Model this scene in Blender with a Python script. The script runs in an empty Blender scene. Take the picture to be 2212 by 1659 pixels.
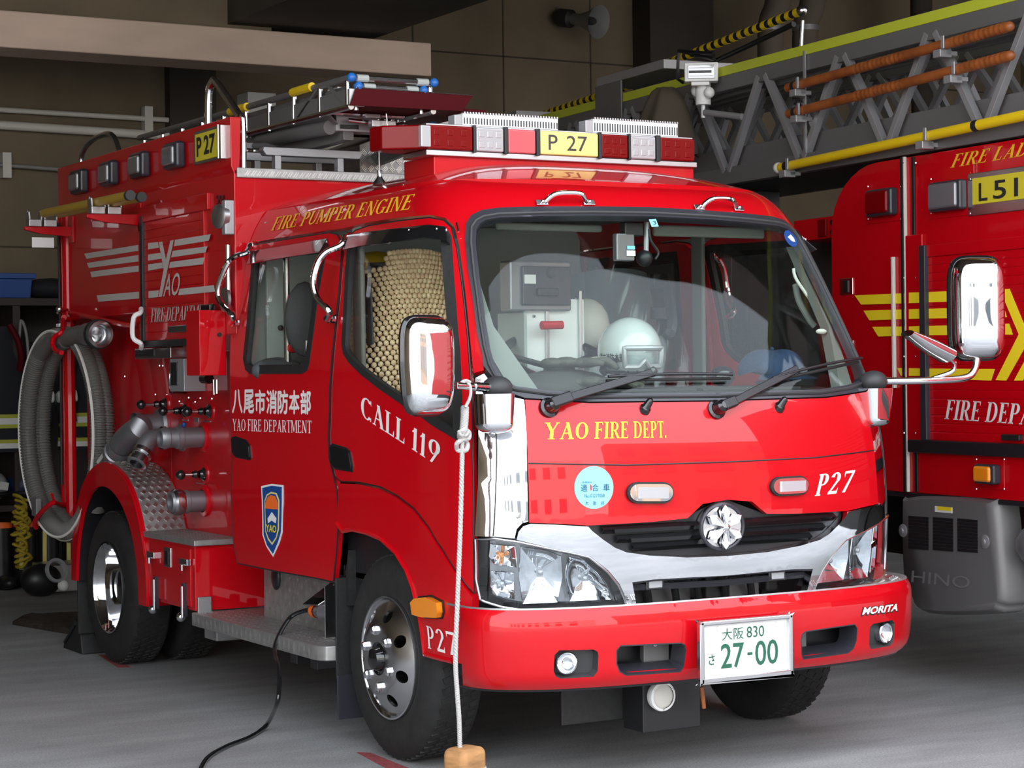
import bpy, bmesh, math, random
from mathutils import Vector, Matrix
from mathutils.geometry import delaunay_2d_cdt
random.seed(7)
SC = bpy.context.scene
COL = SC.collection
# ---------------------------------------------------------------- camera, world, sun, exposure
FPX, CX, CY, CZ, YAW, PIT, ROLL = 4425.5, -3.9653, -5.3465, 1.3407, 0.51872, 0.00664, -0.01208
PW, PH = 2212.0, 1659.0
FW = Vector((math.sin(YAW)*math.cos(PIT), math.cos(YAW)*math.cos(PIT), -math.sin(PIT)))
RT0 = Vector((math.cos(YAW), -math.sin(YAW), 0)); UP0 = RT0.cross(FW)
RT = RT0*math.cos(ROLL)+UP0*math.sin(ROLL); UP = UP0*math.cos(ROLL)-RT0*math.sin(ROLL)
EYE = Vector((CX, CY, CZ))
cam = bpy.data.cameras.new('camera'); cam.sensor_fit = 'HORIZONTAL'; cam.sensor_width = 36.0
cam.lens = FPX/PW*36.0; cam.clip_start = 0.05; cam.clip_end = 300
camo = bpy.data.objects.new('camera', cam); COL.objects.link(camo)
camo.matrix_world = Matrix(((RT.x, UP.x, -FW.x, CX), (RT.y, UP.y, -FW.y, CY), (RT.z, UP.z, -FW.z, CZ), (0, 0, 0, 1)))
SC.camera = camo
w = bpy.data.worlds.new('sky'); SC.world = w; w.use_nodes = True
nt = w.node_tree; bg = nt.nodes['Background']
tc = nt.nodes.new('ShaderNodeTexCoord'); sep = nt.nodes.new('ShaderNodeSeparateXYZ'); rp = nt.nodes.new('ShaderNodeValToRGB')
nt.links.new(tc.outputs['Generated'], sep.inputs[0]); nt.links.new(sep.outputs['Z'], rp.inputs[0]); nt.links.new(rp.outputs[0], bg.inputs[0])
rp.color_ramp.elements[0].color = (0.98, 0.98, 0.98, 1); rp.color_ramp.elements[1].position = 0.7; rp.color_ramp.elements[1].color = (0.80, 0.88, 1.0, 1)
bg.inputs[1].default_value = 3.0
sun = bpy.data.lights.new('sun', 'SUN'); sun.energy = 6.0; sun.angle = 0.01; sun.color = (1, .95, .86)
suno = bpy.data.objects.new('sun', sun); COL.objects.link(suno)
suno.rotation_euler = Vector((0.35, -0.62, -0.7)).to_track_quat('-Z', 'Y').to_euler(); suno.location = (0, 0, 20)
SC.view_settings.view_transform = 'Standard'; SC.view_settings.look = 'None'
SC.view_settings.gamma = 1.0; SC.view_settings.use_curve_mapping = False
SC.view_settings.exposure = 0.66

# ---------------------------------------------------------------- materials
M = {}
def P(m): return m.node_tree.nodes['Principled BSDF']
def mat(name, col, rough=0.5, metal=0.0, coat=0.0, var=0.0, vscale=6.0, bump=0.0, bscale=40.0, emit=0.0, spec=0.5, stretch=None):
    m = bpy.data.materials.new(name); m.use_nodes = True; b = P(m); n = m.node_tree.nodes; l = m.node_tree.links
    b.inputs['Base Color'].default_value = (*col, 1); b.inputs['Roughness'].default_value = rough; b.inputs['Metallic'].default_value = metal
    b.inputs['Coat Weight'].default_value = coat; b.inputs['Coat Roughness'].default_value = 0.02; b.inputs['Specular IOR Level'].default_value = spec
    if var or bump:
        tc = n.new('ShaderNodeTexCoord'); mp = n.new('ShaderNodeMapping'); l.new(tc.outputs['Object'], mp.inputs[0])
        if stretch: mp.inputs['Scale'].default_value = stretch
    if var:
        ns = n.new('ShaderNodeTexNoise'); ns.inputs['Scale'].default_value = vscale; ns.inputs['Detail'].default_value = 6; l.new(mp.outputs[0], ns.inputs['Vector'])
        r = n.new('ShaderNodeValToRGB'); l.new(ns.outputs['Fac'], r.inputs[0]); e = r.color_ramp.elements
        e[0].position = .3; e[1].position = .7
        e[0].color = (*[c*(1-var) for c in col], 1); e[1].color = (*[min(1, c*(1+var)) for c in col], 1); l.new(r.outputs[0], b.inputs['Base Color'])
    if bump:
        nb = n.new('ShaderNodeTexNoise'); nb.inputs['Scale'].default_value = bscale; nb.inputs['Detail'].default_value = 4; l.new(mp.outputs[0], nb.inputs['Vector'])
        bp = n.new('ShaderNodeBump'); bp.inputs['Strength'].default_value = bump; bp.inputs['Distance'].default_value = 0.01; l.new(nb.outputs['Fac'], bp.inputs['Height']); l.new(bp.outputs[0], b.inputs['Normal'])
    if emit:
        b.inputs['Emission Color'].default_value = (*col, 1); b.inputs['Emission Strength'].default_value = emit
    M[name] = m; return m
def glassmat(name, tint, gloss=0.08, rough=0.0):
    m = bpy.data.materials.new(name); m.use_nodes = True; n = m.node_tree.nodes; l = m.node_tree.links; n.clear()
    o = n.new('ShaderNodeOutputMaterial'); t = n.new('ShaderNodeBsdfTransparent'); g = n.new('ShaderNodeBsdfGlossy'); mx = n.new('ShaderNodeMixShader'); fr = n.new('ShaderNodeLayerWeight'); pw = n.new('ShaderNodeMath'); pw.operation = 'POWER'; pw.inputs[1].default_value = 4.0
    t.inputs[0].default_value = (*tint, 1); g.inputs['Roughness'].default_value = rough; fr.inputs['Blend'].default_value = .5
    mu = n.new('ShaderNodeMath'); mu.operation = 'MULTIPLY_ADD'; mu.inputs[1].default_value = .38; mu.inputs[2].default_value = gloss
    l.new(fr.outputs['Facing'], pw.inputs[0]); l.new(pw.outputs[0], mu.inputs[0]); l.new(mu.outputs[0], mx.inputs[0]); l.new(t.outputs[0], mx.inputs[1]); l.new(g.outputs[0], mx.inputs[2]); l.new(mx.outputs[0], o.inputs[0])
    M[name] = m; return m
RED = (0.50, 0.001, 0.006)
mat('paint', RED, .35, 0, .75, spec=.15); mat('red', RED, .4, spec=.25); mat('darkred', (.075, .002, .005), .6, 0, 0, spec=.12)
mat('chrome', (.86, .87, .89), .035, 1); mat('steel', (.62, .62, .63), .22, 1); mat('alu', (.55, .55, .56), .38, 1)
mat('cast', (.30, .30, .32), .48, .8); mat('greymetal', (.17, .165, .165), .45, .3); mat('silver', (.36, .36, .37), .42, .5)
mat('tread', (.40, .39, .38), .5, .8, var=.15, vscale=30); mat('treadbar', (.80, .79, .77), .28, 1)
mat('black', (.012, .012, .014), .4); mat('rubber', (.013, .013, .013), .62, var=.3, vscale=60); mat('gloss_black', (.008, .008, .009), .12, 0, .6)
mat('tyre', (.013, .0125, .012), .75, var=.35, vscale=25, bump=.15, bscale=120); mat('charcoal', (.035, .035, .036), .55)
mat('bandgrey', (.03, .03, .038), .28); mat('white', (.82, .82, .80), .45); mat('whiteletter', (.80, .76, .74), .5); mat('silverletter', (.50, .47, .44), .5)
mat('gold', (.80, .47, .02), .45); mat('goldbright', (.95, .72, .02), .45); mat('yellow', (.80, .55, .01), .4); mat('plateyellow', (.80, .68, .22), .4)
mat('signyellow', (.62, .52, .03), .45); mat('lime', (.52, .58, .04), .5); mat('amber', (.85, .26, .01), .15, 0, 1)
mat('redlens', (.17, .001, .002), .18, 0, .06, spec=.22); mat('pinklens', (.70, .10, .12), .12, 0, 1); mat('clearlens', (.46, .47, .49), .18, .3, .6)
mat('lampgrey', (.20, .20, .215), .25, .4, .8); mat('green', (.01, .10, .055), .5); mat('ink', (.02, .02, .02), .5)
mat('cyan', (.24, .66, .78), .5); mat('blue', (.008, .06, .26), .45); mat('navy', (.006, .02, .08), .5); mat('capend', (.02, .16, .55), .35); mat('orange', (.9, .16, .02), .45)
mat('lining', (.20, .21, .19), .7); mat('lininglight', (.36, .41, .38), .6); mat('dash', (.055, .053, .05), .75, bump=.1, bscale=200)
mat('seat', (.06, .065, .07), .7, bump=.15, bscale=150); mat('seatgrey', (.15, .18, .20), .6); mat('bead', (1.0, .66, .40), .4, var=.3, vscale=50)
mat('capblue', (.015, .035, .085), .85, var=.15, vscale=30); mat('glove', (.075, .072, .058), .8, bump=.2, bscale=150); mat('seam', (.22, .21, .17), .8)
mat('hose', (.105, .10, .09), .55); mat('hoseline', (.62, .60, .56), .6); mat('rope', (.50, .48, .46), .9, bump=.6, bscale=260); mat('ropeyellow', (.45, .33, .02), .8)
mat('wood', (.40, .20, .075), .7, var=.35, vscale=9, bump=.2, stretch=(1, 1, 4)); mat('handle_wood', (.30, .085, .02), .45, var=.3, vscale=14); mat('pole', (.42, .27, .03), .45)
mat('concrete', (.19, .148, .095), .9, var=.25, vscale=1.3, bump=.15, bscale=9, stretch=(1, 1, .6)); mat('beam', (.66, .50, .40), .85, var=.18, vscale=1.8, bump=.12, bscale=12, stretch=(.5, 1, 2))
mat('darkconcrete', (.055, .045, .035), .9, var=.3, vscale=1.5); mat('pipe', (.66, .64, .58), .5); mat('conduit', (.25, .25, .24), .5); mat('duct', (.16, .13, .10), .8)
mat('cabinet', (.03, .02, .016), .6); mat('coat', (.012, .013, .018), .85, bump=.3, bscale=30); mat('reflective', (.75, .75, .72), .35); mat('limetrim', (.42, .45, .04), .6)
mat('helmet', (.48, .52, .50), .25, 0, .8); mat('greyhelmet', (.34, .35, .36), .35); mat('tarp', (.065, .05, .033), .8, bump=.5, bscale=8)
mat('dirtymat', (.05, .035, .025), .9, var=.6, vscale=14, bump=.8, bscale=30); mat('redpaintline', (.30, .06, .06), .8, var=.4, vscale=60)
mat('facade', (.72, .70, .66), .8, var=.05, vscale=.5); mat('windowdark', (.05, .06, .07), .1, 0, .5); mat('brownfacade', (.22, .15, .11), .8)
mat('brown_lens', (.35, .30, .2), .3)
glassmat('windscreen', (.93, .97, .95), .018); glassmat('sideglass', (.94, .95, .94), .02); glassmat('lens', (.95, .97, .98), .05); glassmat('plastic', (.93, .94, .94), .03, .15)
# concrete floor: trowel streaks, stains and speckle
m = mat('floor', (.32, .32, .325), .75); n = m.node_tree.nodes; l = m.node_tree.links; b = P(m)
tc = n.new('ShaderNodeTexCoord'); mp = n.new('ShaderNodeMapping'); mp.inputs['Scale'].default_value = (.7, 2.6, 1); l.new(tc.outputs['Object'], mp.inputs[0])
n1 = n.new('ShaderNodeTexNoise'); n1.inputs['Scale'].default_value = 2.2; n1.inputs['Detail'].default_value = 8; n1.inputs['Roughness'].default_value = .6; l.new(mp.outputs[0], n1.inputs['Vector'])
n2 = n.new('ShaderNodeTexNoise'); n2.inputs['Scale'].default_value = 130; n2.inputs['Detail'].default_value = 3; l.new(tc.outputs['Object'], n2.inputs['Vector'])
n3 = n.new('ShaderNodeTexNoise'); n3.inputs['Scale'].default_value = .8; n3.inputs['Detail'].default_value = 4; l.new(tc.outputs['Object'], n3.inputs['Vector'])
r = n.new('ShaderNodeValToRGB'); e = r.color_ramp.elements; e[0].position = .28; e[0].color = (.26, .26, .257, 1); e[1].position = .68; e[1].color = (.385, .383, .378, 1); l.new(n1.outputs['Fac'], r.inputs[0])
mx = n.new('ShaderNodeMix'); mx.data_type = 'RGBA'; mx.blend_type = 'MULTIPLY'; mx.inputs[0].default_value = .55; l.new(r.outputs[0], mx.inputs[6])
r2 = n.new('ShaderNodeValToRGB'); e = r2.color_ramp.elements; e[0].position = .35; e[0].color = (.55, .55, .55, 1); e[1].position = .62; e[1].color = (1.1, 1.1, 1.1, 1); l.new(n2.outputs['Fac'], r2.inputs[0]); l.new(r2.outputs[0], mx.inputs[7])
mx2 = n.new('ShaderNodeMix'); mx2.data_type = 'RGBA'; mx2.blend_type = 'MULTIPLY'; mx2.inputs[0].default_value = .5; l.new(mx.outputs[2], mx2.inputs[6])
r3 = n.new('ShaderNodeValToRGB'); e = r3.color_ramp.elements; e[0].position = .35; e[0].color = (.7, .69, .68, 1); e[1].position = .6; e[1].color = (1, 1, 1, 1); l.new(n3.outputs['Fac'], r3.inputs[0]); l.new(r3.outputs[0], mx2.inputs[7]); l.new(mx2.outputs[2], b.inputs['Base Color'])
bp = n.new('ShaderNodeBump'); bp.inputs['Strength'].default_value = .25; bp.inputs['Distance'].default_value = .004; l.new(n2.outputs['Fac'], bp.inputs['Height']); l.new(bp.outputs[0], b.inputs['Normal'])

# ---------------------------------------------------------------- mesh building
WL = {}                                             # world location of every object made here
def link(o, wl, parent):
    COL.objects.link(o); WL[o.name] = Vector(wl)
    if parent: o.parent = parent; o.location = Vector(wl)-WL[parent.name]
    else: o.location = wl
    return o
def tag(o, label=None, cat=None, group=None, kind=None):
    if label: o['label'] = label
    if cat: o['category'] = cat
    if group: o['group'] = group
    if kind: o['kind'] = kind
    return o
def empty(name, loc, label=None, cat=None, group=None, parent=None):
    o = bpy.data.objects.new(name, None); o.empty_display_size = .1; link(o, loc, parent); return tag(o, label, cat, group)
class MB:
    def __init__(s): s.v = []; s.f = []
    def add(s, vs, fs):
        k = len(s.v); s.v += [tuple(v) for v in vs]; s.f += [tuple(i+k for i in f) for f in fs]; return s
    def box(s, a, b):
        x0, y0, z0 = [min(p, q) for p, q in zip(a, b)]; x1, y1, z1 = [max(p, q) for p, q in zip(a, b)]
        return s.add([(x0,y0,z0),(x1,y0,z0),(x1,y1,z0),(x0,y1,z0),(x0,y0,z1),(x1,y0,z1),(x1,y1,z1),(x0,y1,z1)],
            [(0,3,2,1),(4,5,6,7),(0,1,5,4),(1,2,6,5),(2,3,7,6),(3,0,4,7)])
    def hexa(s, q, d):                                # a quad pushed along d
        d = Vector(d); q = [Vector(p) for p in q]; return s.prism(q, d)
    def prism(s, poly, d):                            # planar polygon extruded along d
        d = Vector(d); p = [Vector(x) for x in poly]; n = len(p)
        nrm = sum(((p[i]-p[0]).cross(p[(i+1) % n]-p[0]) for i in range(1, n-1)), Vector())
        if nrm.dot(d) > 0: p = p[::-1]
        return s.add(p+[x+d for x in p], [tuple(range(n)), tuple(range(2*n-1, n-1, -1))]+[(i, i+n, (i+1) % n+n, (i+1) % n) for i in range(n)])
    def bar(s, a, b, w, h, up=(0, 0, 1)):
        a = Vector(a); b = Vector(b); d = (b-a).normalized(); u = Vector(up); r = d.cross(u)
        if r.length < 1e-4: r = d.cross(Vector((1, 0, 0)))
        r.normalize(); u = r.cross(d); r *= w/2; u *= h/2
        return s.prism([a-r-u, a+r-u, a+r+u, a-r+u], b-a)
    def tube(s, pts, r, n=10, cap=True, closed=False):
        pts = [Vector(p) for p in pts]; m = len(pts); k0 = len(s.v); prev = None; rs = r if isinstance(r, (list, tuple)) else [r]*m
        for i, p in enumerate(pts):
            if closed: d = (pts[(i+1) % m]-pts[i-1]).normalized()
            else: d = (pts[min(i+1, m-1)]-pts[max(i-1, 0)]).normalized()
            if prev is None:
                a = Vector((0, 0, 1)) if abs(d.z) < .9 else Vector((1, 0, 0)); u = d.cross(a).normalized()
            else: u = (prev-d*prev.dot(d)).normalized()
            prev = u; v = d.cross(u)
            for j in range(n):
                t = 2*math.pi*j/n; s.v.append(tuple(p+(u*math.cos(t)+v*math.sin(t))*rs[i]))
        for i in range(m if closed else m-1):
            for j in range(n):
                a = k0+i*n+j; b = k0+i*n+(j+1) % n; i2 = (i+1) % m; c = k0+i2*n+(j+1) % n; e = k0+i2*n+j; s.f.append((a, b, c, e))
        if cap and not closed: s.f.append(tuple(k0+j for j in range(n))[::-1]); s.f.append(tuple(k0+(m-1)*n+j for j in range(n)))
        return s
    def cyl(s, a, b, r, n=20, r2=None): return s.tube([a, b], [r, r if r2 is None else r2], n)
    def lathe(s, o, ax, prof, n=32):                  # profile of (along axis, radius)
        o = Vector(o); ax = Vector(ax).normalized(); t = Vector((0, 0, 1)) if abs(ax.z) < .9 else Vector((1, 0, 0)); u = ax.cross(t).normalized(); v = ax.cross(u); k0 = len(s.v)
        for h, r in prof:
            for j in range(n):
                q = 2*math.pi*j/n; s.v.append(tuple(o+ax*h+(u*math.cos(q)+v*math.sin(q))*max(r, 1e-5)))
        for i in range(len(prof)-1):
            for j in range(n): s.f.append((k0+i*n+j, k0+i*n+(j+1) % n, k0+(i+1)*n+(j+1) % n, k0+(i+1)*n+j))
        return s
    def ball(s, c, r, n=14, sc=(1, 1, 1), rot=None):
        k = n//2; prof = [(-math.cos(math.pi*i/k), math.sin(math.pi*i/k)) for i in range(k+1)]; k0 = len(s.v)
        s.lathe((0, 0, 0), (0, 0, 1), prof, n); R = rot or Matrix.Identity(3)
        for i in range(k0, len(s.v)):
            q = Vector(s.v[i]); q = R @ Vector((q.x*r*sc[0], q.y*r*sc[1], q.z*r*sc[2])); s.v[i] = tuple(q+Vector(c))
        return s
    def grid(s, fn, nu, nv):
        k = len(s.v)
        for i in range(nu+1):
            for j in range(nv+1): s.v.append(tuple(fn(i/nu, j/nv)))
        for i in range(nu):
            for j in range(nv): a = k+i*(nv+1)+j; s.f.append((a, a+nv+1, a+nv+2, a+1))
        return s
    def build(s, name, mt, parent=None, bevel=0, smooth=35, thick=0, label=None, seg=2, off=-1):
        me = bpy.data.meshes.new(name); xs = list(zip(*s.v)); c = Vector([(min(x)+max(x))/2 for x in xs])
        me.from_pydata([tuple(Vector(v)-c) for v in s.v], [], s.f); me.validate()
        me.materials.append(M[mt] if isinstance(mt, str) else mt)
        bm = bmesh.new(); bm.from_mesh(me); bmesh.ops.remove_doubles(bm, verts=bm.verts, dist=1e-5)
        if not thick: bmesh.ops.recalc_face_normals(bm, faces=bm.faces)
        bm.to_mesh(me); bm.free()
        if smooth: me.shade_smooth(); me.set_sharp_from_angle(angle=math.radians(smooth))
        o = bpy.data.objects.new(name, me); link(o, c, parent)
        if thick: d = o.modifiers.new('thick', 'SOLIDIFY'); d.thickness = thick; d.offset = off; es = o.modifiers.new('edges', 'EDGE_SPLIT'); es.split_angle = .75
        if bevel: d = o.modifiers.new('bevel', 'BEVEL'); d.width = bevel; d.segments = seg; d.limit_method = 'ANGLE'; d.angle_limit = .6; d.harden_normals = True
        if label: o['label'] = label
        return o
def box(name, a, b, mt, parent=None, bevel=.004, **k): return MB().box(a, b).build(name, mt, parent, bevel, **k)
def tube(name, pts, r, mt, parent=None, n=10, **k): return MB().tube(pts, r, n, **k).build(name, mt, parent)
def curve(pts, n=8, closed=False):                      # Catmull-Rom through points
    p = [Vector(q) for q in pts]; m = len(p); out = []
    for i in range(m if closed else m-1):
        a, b, c, d = (p[(i-1) % m] if closed or i > 0 else p[0], p[i], p[(i+1) % m], p[(i+2) % m] if closed or i+2 < m else p[-1])
        for k in range(n):
            t = k/n; out.append(.5*((2*b)+(c-a)*t+(2*a-5*b+4*c-d)*t*t+(3*b-a-3*c+d)*t**3))
    if not closed: out.append(p[-1])
    return out
# ---------------------------------------------------------------- measuring: a sight line met with a known plane of the truck
def ray(px, py): return FW+RT*((px-PW/2)/FPX)-UP*((py-PH/2)/FPX)
def at(px, py, x=None, y=None, z=None):
    d = ray(px, py); t = (x-CX)/d.x if x is not None else (y-CY)/d.y if y is not None else (z-CZ)/d.z
    return EYE+d*t
# ---------------------------------------------------------------- filled outlines (with holes) on any surface
def fill2d(outer, holes=(), step=None):
    vs = [Vector(p) for p in outer]; fs = [list(range(len(outer)))]
    for h in holes: k = len(vs); vs += [Vector(p) for p in h]; fs.append(list(range(k, k+len(h))))
    def inside(p, poly):
        r = False; j = len(poly)-1
        for i in range(len(poly)):
            a, b = poly[i], poly[j]
            if (a[1] > p[1]) != (b[1] > p[1]) and p[0] < (b[0]-a[0])*(p[1]-a[1])/(b[1]-a[1])+a[0]: r = not r
            j = i
        return r
    if step:
        su, sv = step; us = [p[0] for p in outer]; zs = [p[1] for p in outer]; u = min(us)+su/2
        while u < max(us):
            z = min(zs)+sv/2
            while z < max(zs):
                q = (u, z)
                if inside(q, outer) and not any(inside(q, h) for h in holes): vs.append(Vector(q))
                z += sv
            u += su
    ed = []
    for f in fs: ed += [(f[i], f[(i+1) % len(f)]) for i in range(len(f))]
    V, E, F, _, _, _ = delaunay_2d_cdt(vs, ed, [], 0, 1e-7)
    out = []
    for f in F:
        c = sum((V[i] for i in f), Vector((0, 0)))/len(f)
        if inside(c, outer) and not any(inside(c, h) for h in holes): out.append(tuple(f))
    return [tuple(v) for v in V], out
def dense(poly, n=6, closed=True):
    m = len(poly); out = []
    for i in range(m if closed else m-1):
        a, b = poly[i], poly[(i+1) % m]
        out += [tuple(a[k]+(b[k]-a[k])*j/n for k in range(len(a))) for j in range(n)]
    if not closed: out.append(tuple(poly[-1]))
    return out
def smooth2(poly, n=6, closed=True): return [(p.x, p.y) for p in curve([(p[0], p[1], 0) for p in poly], n, closed)]
def inset(poly, d):                                    # positive d shrinks
    n = len(poly); ar = sum(poly[i][0]*poly[(i+1) % n][1]-poly[(i+1) % n][0]*poly[i][1] for i in range(n)); sg = 1 if ar > 0 else -1; out = []
    for i in range(n):
        a, b, c = Vector(poly[i-1]), Vector(poly[i]), Vector(poly[(i+1) % n]); e = (b-a).normalized(); f = (c-b).normalized()
        ne = Vector((-e.y, e.x))*sg; nf = Vector((-f.y, f.x))*sg; k = ne+nf
        k = k/max(k.length_squared/2, .35) if k.length > 1e-6 else ne
        out.append(tuple(b+k*d))
    return out
# ---------------------------------------------------------------- lettering: a drawn roman alphabet, and plain type for the rest
def roman(ch, T=.17, t=.06):
    """polygons of one letter, height 1; returns (polys, advance)"""
    q = []
    def bx(x0, y0, x1, y1): q.append([(x0, y0), (x1, y0), (x1, y1), (x0, y1)])
    def serif(x, y, wd): d = .05; bx(x-wd/2, y if y < .5 else y-d, x+wd/2, y+d if y < .5 else y)
    def stem(x, y0=0, y1=1, wd=T, s0=True, s1=True):
        bx(x-wd/2, y0, x+wd/2, y1)
        if s0: serif(x, y0, wd+.16)
        if s1: serif(x, y1, wd+.16)
    def diag(x0, y0, x1, y1, wd): q.append([(x0-wd/2, y0), (x0+wd/2, y0), (x1+wd/2, y1), (x1-wd/2, y1)])
    def ring(cx, cy, rx, ry, a0=0, a1=360, wd=T, th=t):
        n = max(6, int(abs(a1-a0)/15)); prev = None
        for i in range(n+1):
            a = math.radians(a0+(a1-a0)*i/n); c, s = math.cos(a), math.sin(a)
            o = (cx+rx*c, cy+ry*s); k = (cx+(rx-wd)*c, cy+(ry-th)*s)
            if prev: q.append([prev[0], o, k, prev[1]])
            prev = (o, k)
    def tick(x, y, d): q.append([(x-.03, y), (x+.03, y), (x+.03, y+d), (x-.03, y+d*.6)])
    if ch == ' ': return [], .28
    if ch == 'I': stem(.17); return q, .36
    if ch in 'FE':
        stem(.17); bx(.17, 1-t, .56, 1); tick(.55, 1, -.22); bx(.17, .5, .46, .5+t); tick(.45, .62, -.22)
        if ch == 'E': bx(.17, 0, .6, t); tick(.6, 0, .26); return q, .70
        return q, .62
    if ch == 'L': stem(.17); bx(.17, 0, .58, t); tick(.57, 0, .3); return q, .65
    if ch in 'PR':
        stem(.17); bx(.17, 1-t, .38, 1); bx(.17, .46, .38, .46+t); ring(.36, .73, .30, .27, -90, 90)
        if ch == 'R': q.append([(.30, .48), (.47, .48), (.76, 0), (.56, 0)]); bx(.56, 0, .8, .05); return q, .78
        return q, .70
    if ch == 'D': stem(.17); bx(.17, 1-t, .38, 1); bx(.17, 0, .38, t); ring(.36, .5, .42, .5, -90, 90); return q, .84
    if ch == 'A': diag(.12, 0, .40, 1, t+.01); diag(.66, 0, .38, 1, T); bx(.2, .32, .55, .32+t); serif(.12, 0, .22); serif(.66, 0, .32); return q, .80
    if ch == 'Y': diag(.42, .45, .14, 1, T); diag(.42, .45, .70, 1, t+.01); stem(.42, 0, .5, s1=False); serif(.14, 1, .3); serif(.7, 1, .2); return q, .80
    if ch == 'N': stem(.12, wd=t+.01, s1=False); stem(.70, wd=t+.01, s0=False); diag(.66, 0, .14, 1, T+.02); serif(.10, 1, .22); return q, .84
    if ch == 'M': stem(.10, wd=t+.01); stem(.90, wd=T); diag(.48, .08, .14, 1, T); diag(.48, .08, .84, 1, t+.01); return q, 1.04
    if ch == 'U': stem(.15, .3, 1, s0=False); stem(.68, .3, 1, wd=t+.01, s0=False); ring(.395, .31, .33, .31, 180, 360, .14, t+.02); return q, .82
    if ch == 'O': ring(.42, .5, .40, .5); return q, .84
    if ch == 'C': ring(.42, .5, .40, .5, 42, 318); tick(.71, .98, -.26); tick(.71, .02, .2); return q, .78
    if ch == 'G': ring(.42, .5, .40, .5, 42, 330); tick(.71, .98, -.26); bx(.64, .05, .78, .42); bx(.52, .38, .86, .43); return q, .88
    if ch == 'T': stem(.36, s1=False); bx(.02, 1-t, .70, 1); tick(.05, 1, -.24); tick(.67, 1, -.24); return q, .72
    if ch == '1': stem(.24, s1=False); q.append([(.02, .80), (.08, .76), (.24, .88), (.24, 1)]); return q, .46
    if ch == '2': ring(.34, .72, .30, .28, 165, -30); q.append([(.60, .62), (.44, .62), (.06, .05), (.18, .05)]); bx(.06, 0, .62, .13); tick(.6, 0, .28); return q, .72
    if ch == '7': bx(.06, .88, .64, 1); tick(.09, 1, -.3); q.append([(.64, .9), (.52, .9), (.18, 0), (.36, 0)]); return q, .68
    if ch == '9': ring(.36, .68, .30, .32); q.append([(.66, .66), (.52, .6), (.20, .0), (.34, .0)]); ring(.36, .68, .30, .32, -80, 0); return q, .72
    if ch == '5': bx(.14, .88, .58, 1); bx(.14, .5, .22, 1); ring(.32, .31, .29, .31, 130, -170); return q, .7
    if ch == '.': bx(.05, 0, .2, .13); return q, .26
    if ch == '/': return q, .3
    return q, .5
def line2d(text, font='roman', shadow=False, **k):
    """(verts, faces) of a line of lettering scaled into the unit square"""
    vs = []; fs = []
    if font == 'roman':
        x = 0
        for ch in text:
            q, a = roman(ch, **k)
            for p in q:
                b = len(vs); n = 3 if True else 1
                ex = [(p[i][0]+x, p[i][1]) for i in range(len(p))]; vs += ex; fs.append(tuple(range(b, b+len(ex))))
            x += a+.06
        x1 = max(v[0] for v in vs); x0 = min(v[0] for v in vs)
        return [((v[0]-x0)/(x1-x0), v[1]) for v in vs], fs
    cu = bpy.data.curves.new('type', 'FONT'); cu.body = text; cu.size = 1; cu.resolution_u = 3; cu.fill_mode = 'FRONT'; cu.offset = k.get('offset', 0.0)
    o = bpy.data.objects.new('type', cu); COL.objects.link(o); dg = bpy.context.evaluated_depsgraph_get(); me = o.evaluated_get(dg).to_mesh()
    vs = [(v.co.x, v.co.y) for v in me.vertices]; fs = [tuple(p.vertices) for p in me.polygons]
    o.evaluated_get(dg).to_mesh_clear(); bpy.data.objects.remove(o); bpy.data.curves.remove(cu)
    x0 = min(v[0] for v in vs); x1 = max(v[0] for v in vs); y0 = min(v[1] for v in vs); y1 = max(v[1] for v in vs)
    return [((v[0]-x0)/(x1-x0), (v[1]-y0)/(y1-y0)) for v in vs], fs
def letter(name, text, surf, bl, br, tl, mt, parent, font='roman', lift=.0015, bold=0, **k):
    """lettering laid on surf((a,b),lift): bl, br, tl are surface coordinates of the box corners; each word is a mesh of its own"""
    vs, fs = line2d(text, font, **k); bl = Vector(bl[:2]); dx = Vector(br[:2])-bl; dy = Vector(tl[:2])-bl; cuts = []; o = None
    if font == 'roman' and ' ' in text:
        fx = sorted((min(vs[i][0] for i in f), max(vs[i][0] for i in f)) for f in fs); hi = fx[0][1]; gaps = []
        for lo_, h_ in fx:
            if lo_ > hi: gaps.append((lo_-hi, (lo_+hi)/2))
            hi = max(hi, h_)
        cuts = sorted(g[1] for g in sorted(gaps)[-text.count(' '):])
    for w_ in range(len(cuts)+1):
        lo_ = cuts[w_-1] if w_ else -9; hi = cuts[w_] if w_ < len(cuts) else 9; F = [f for f in fs if lo_ < vs[f[0]][0] < hi]; use = sorted({i for f in F for i in f}); ix = {i: n for n, i in enumerate(use)}; mb = MB()
        for i, (ex, ey) in enumerate(((0, 0), (-bold, 0), (bold, 0), (0, bold), (0, -bold)) if bold else ((0, 0),)): mb.add([surf(tuple(bl+dx*(vs[n][0]+ex)+dy*(vs[n][1]+ey)), lift+.00004*i) for n in use], [tuple(ix[n] for n in f) for f in F])
        o = mb.build(name, mt, parent, smooth=0)
    return o
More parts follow.
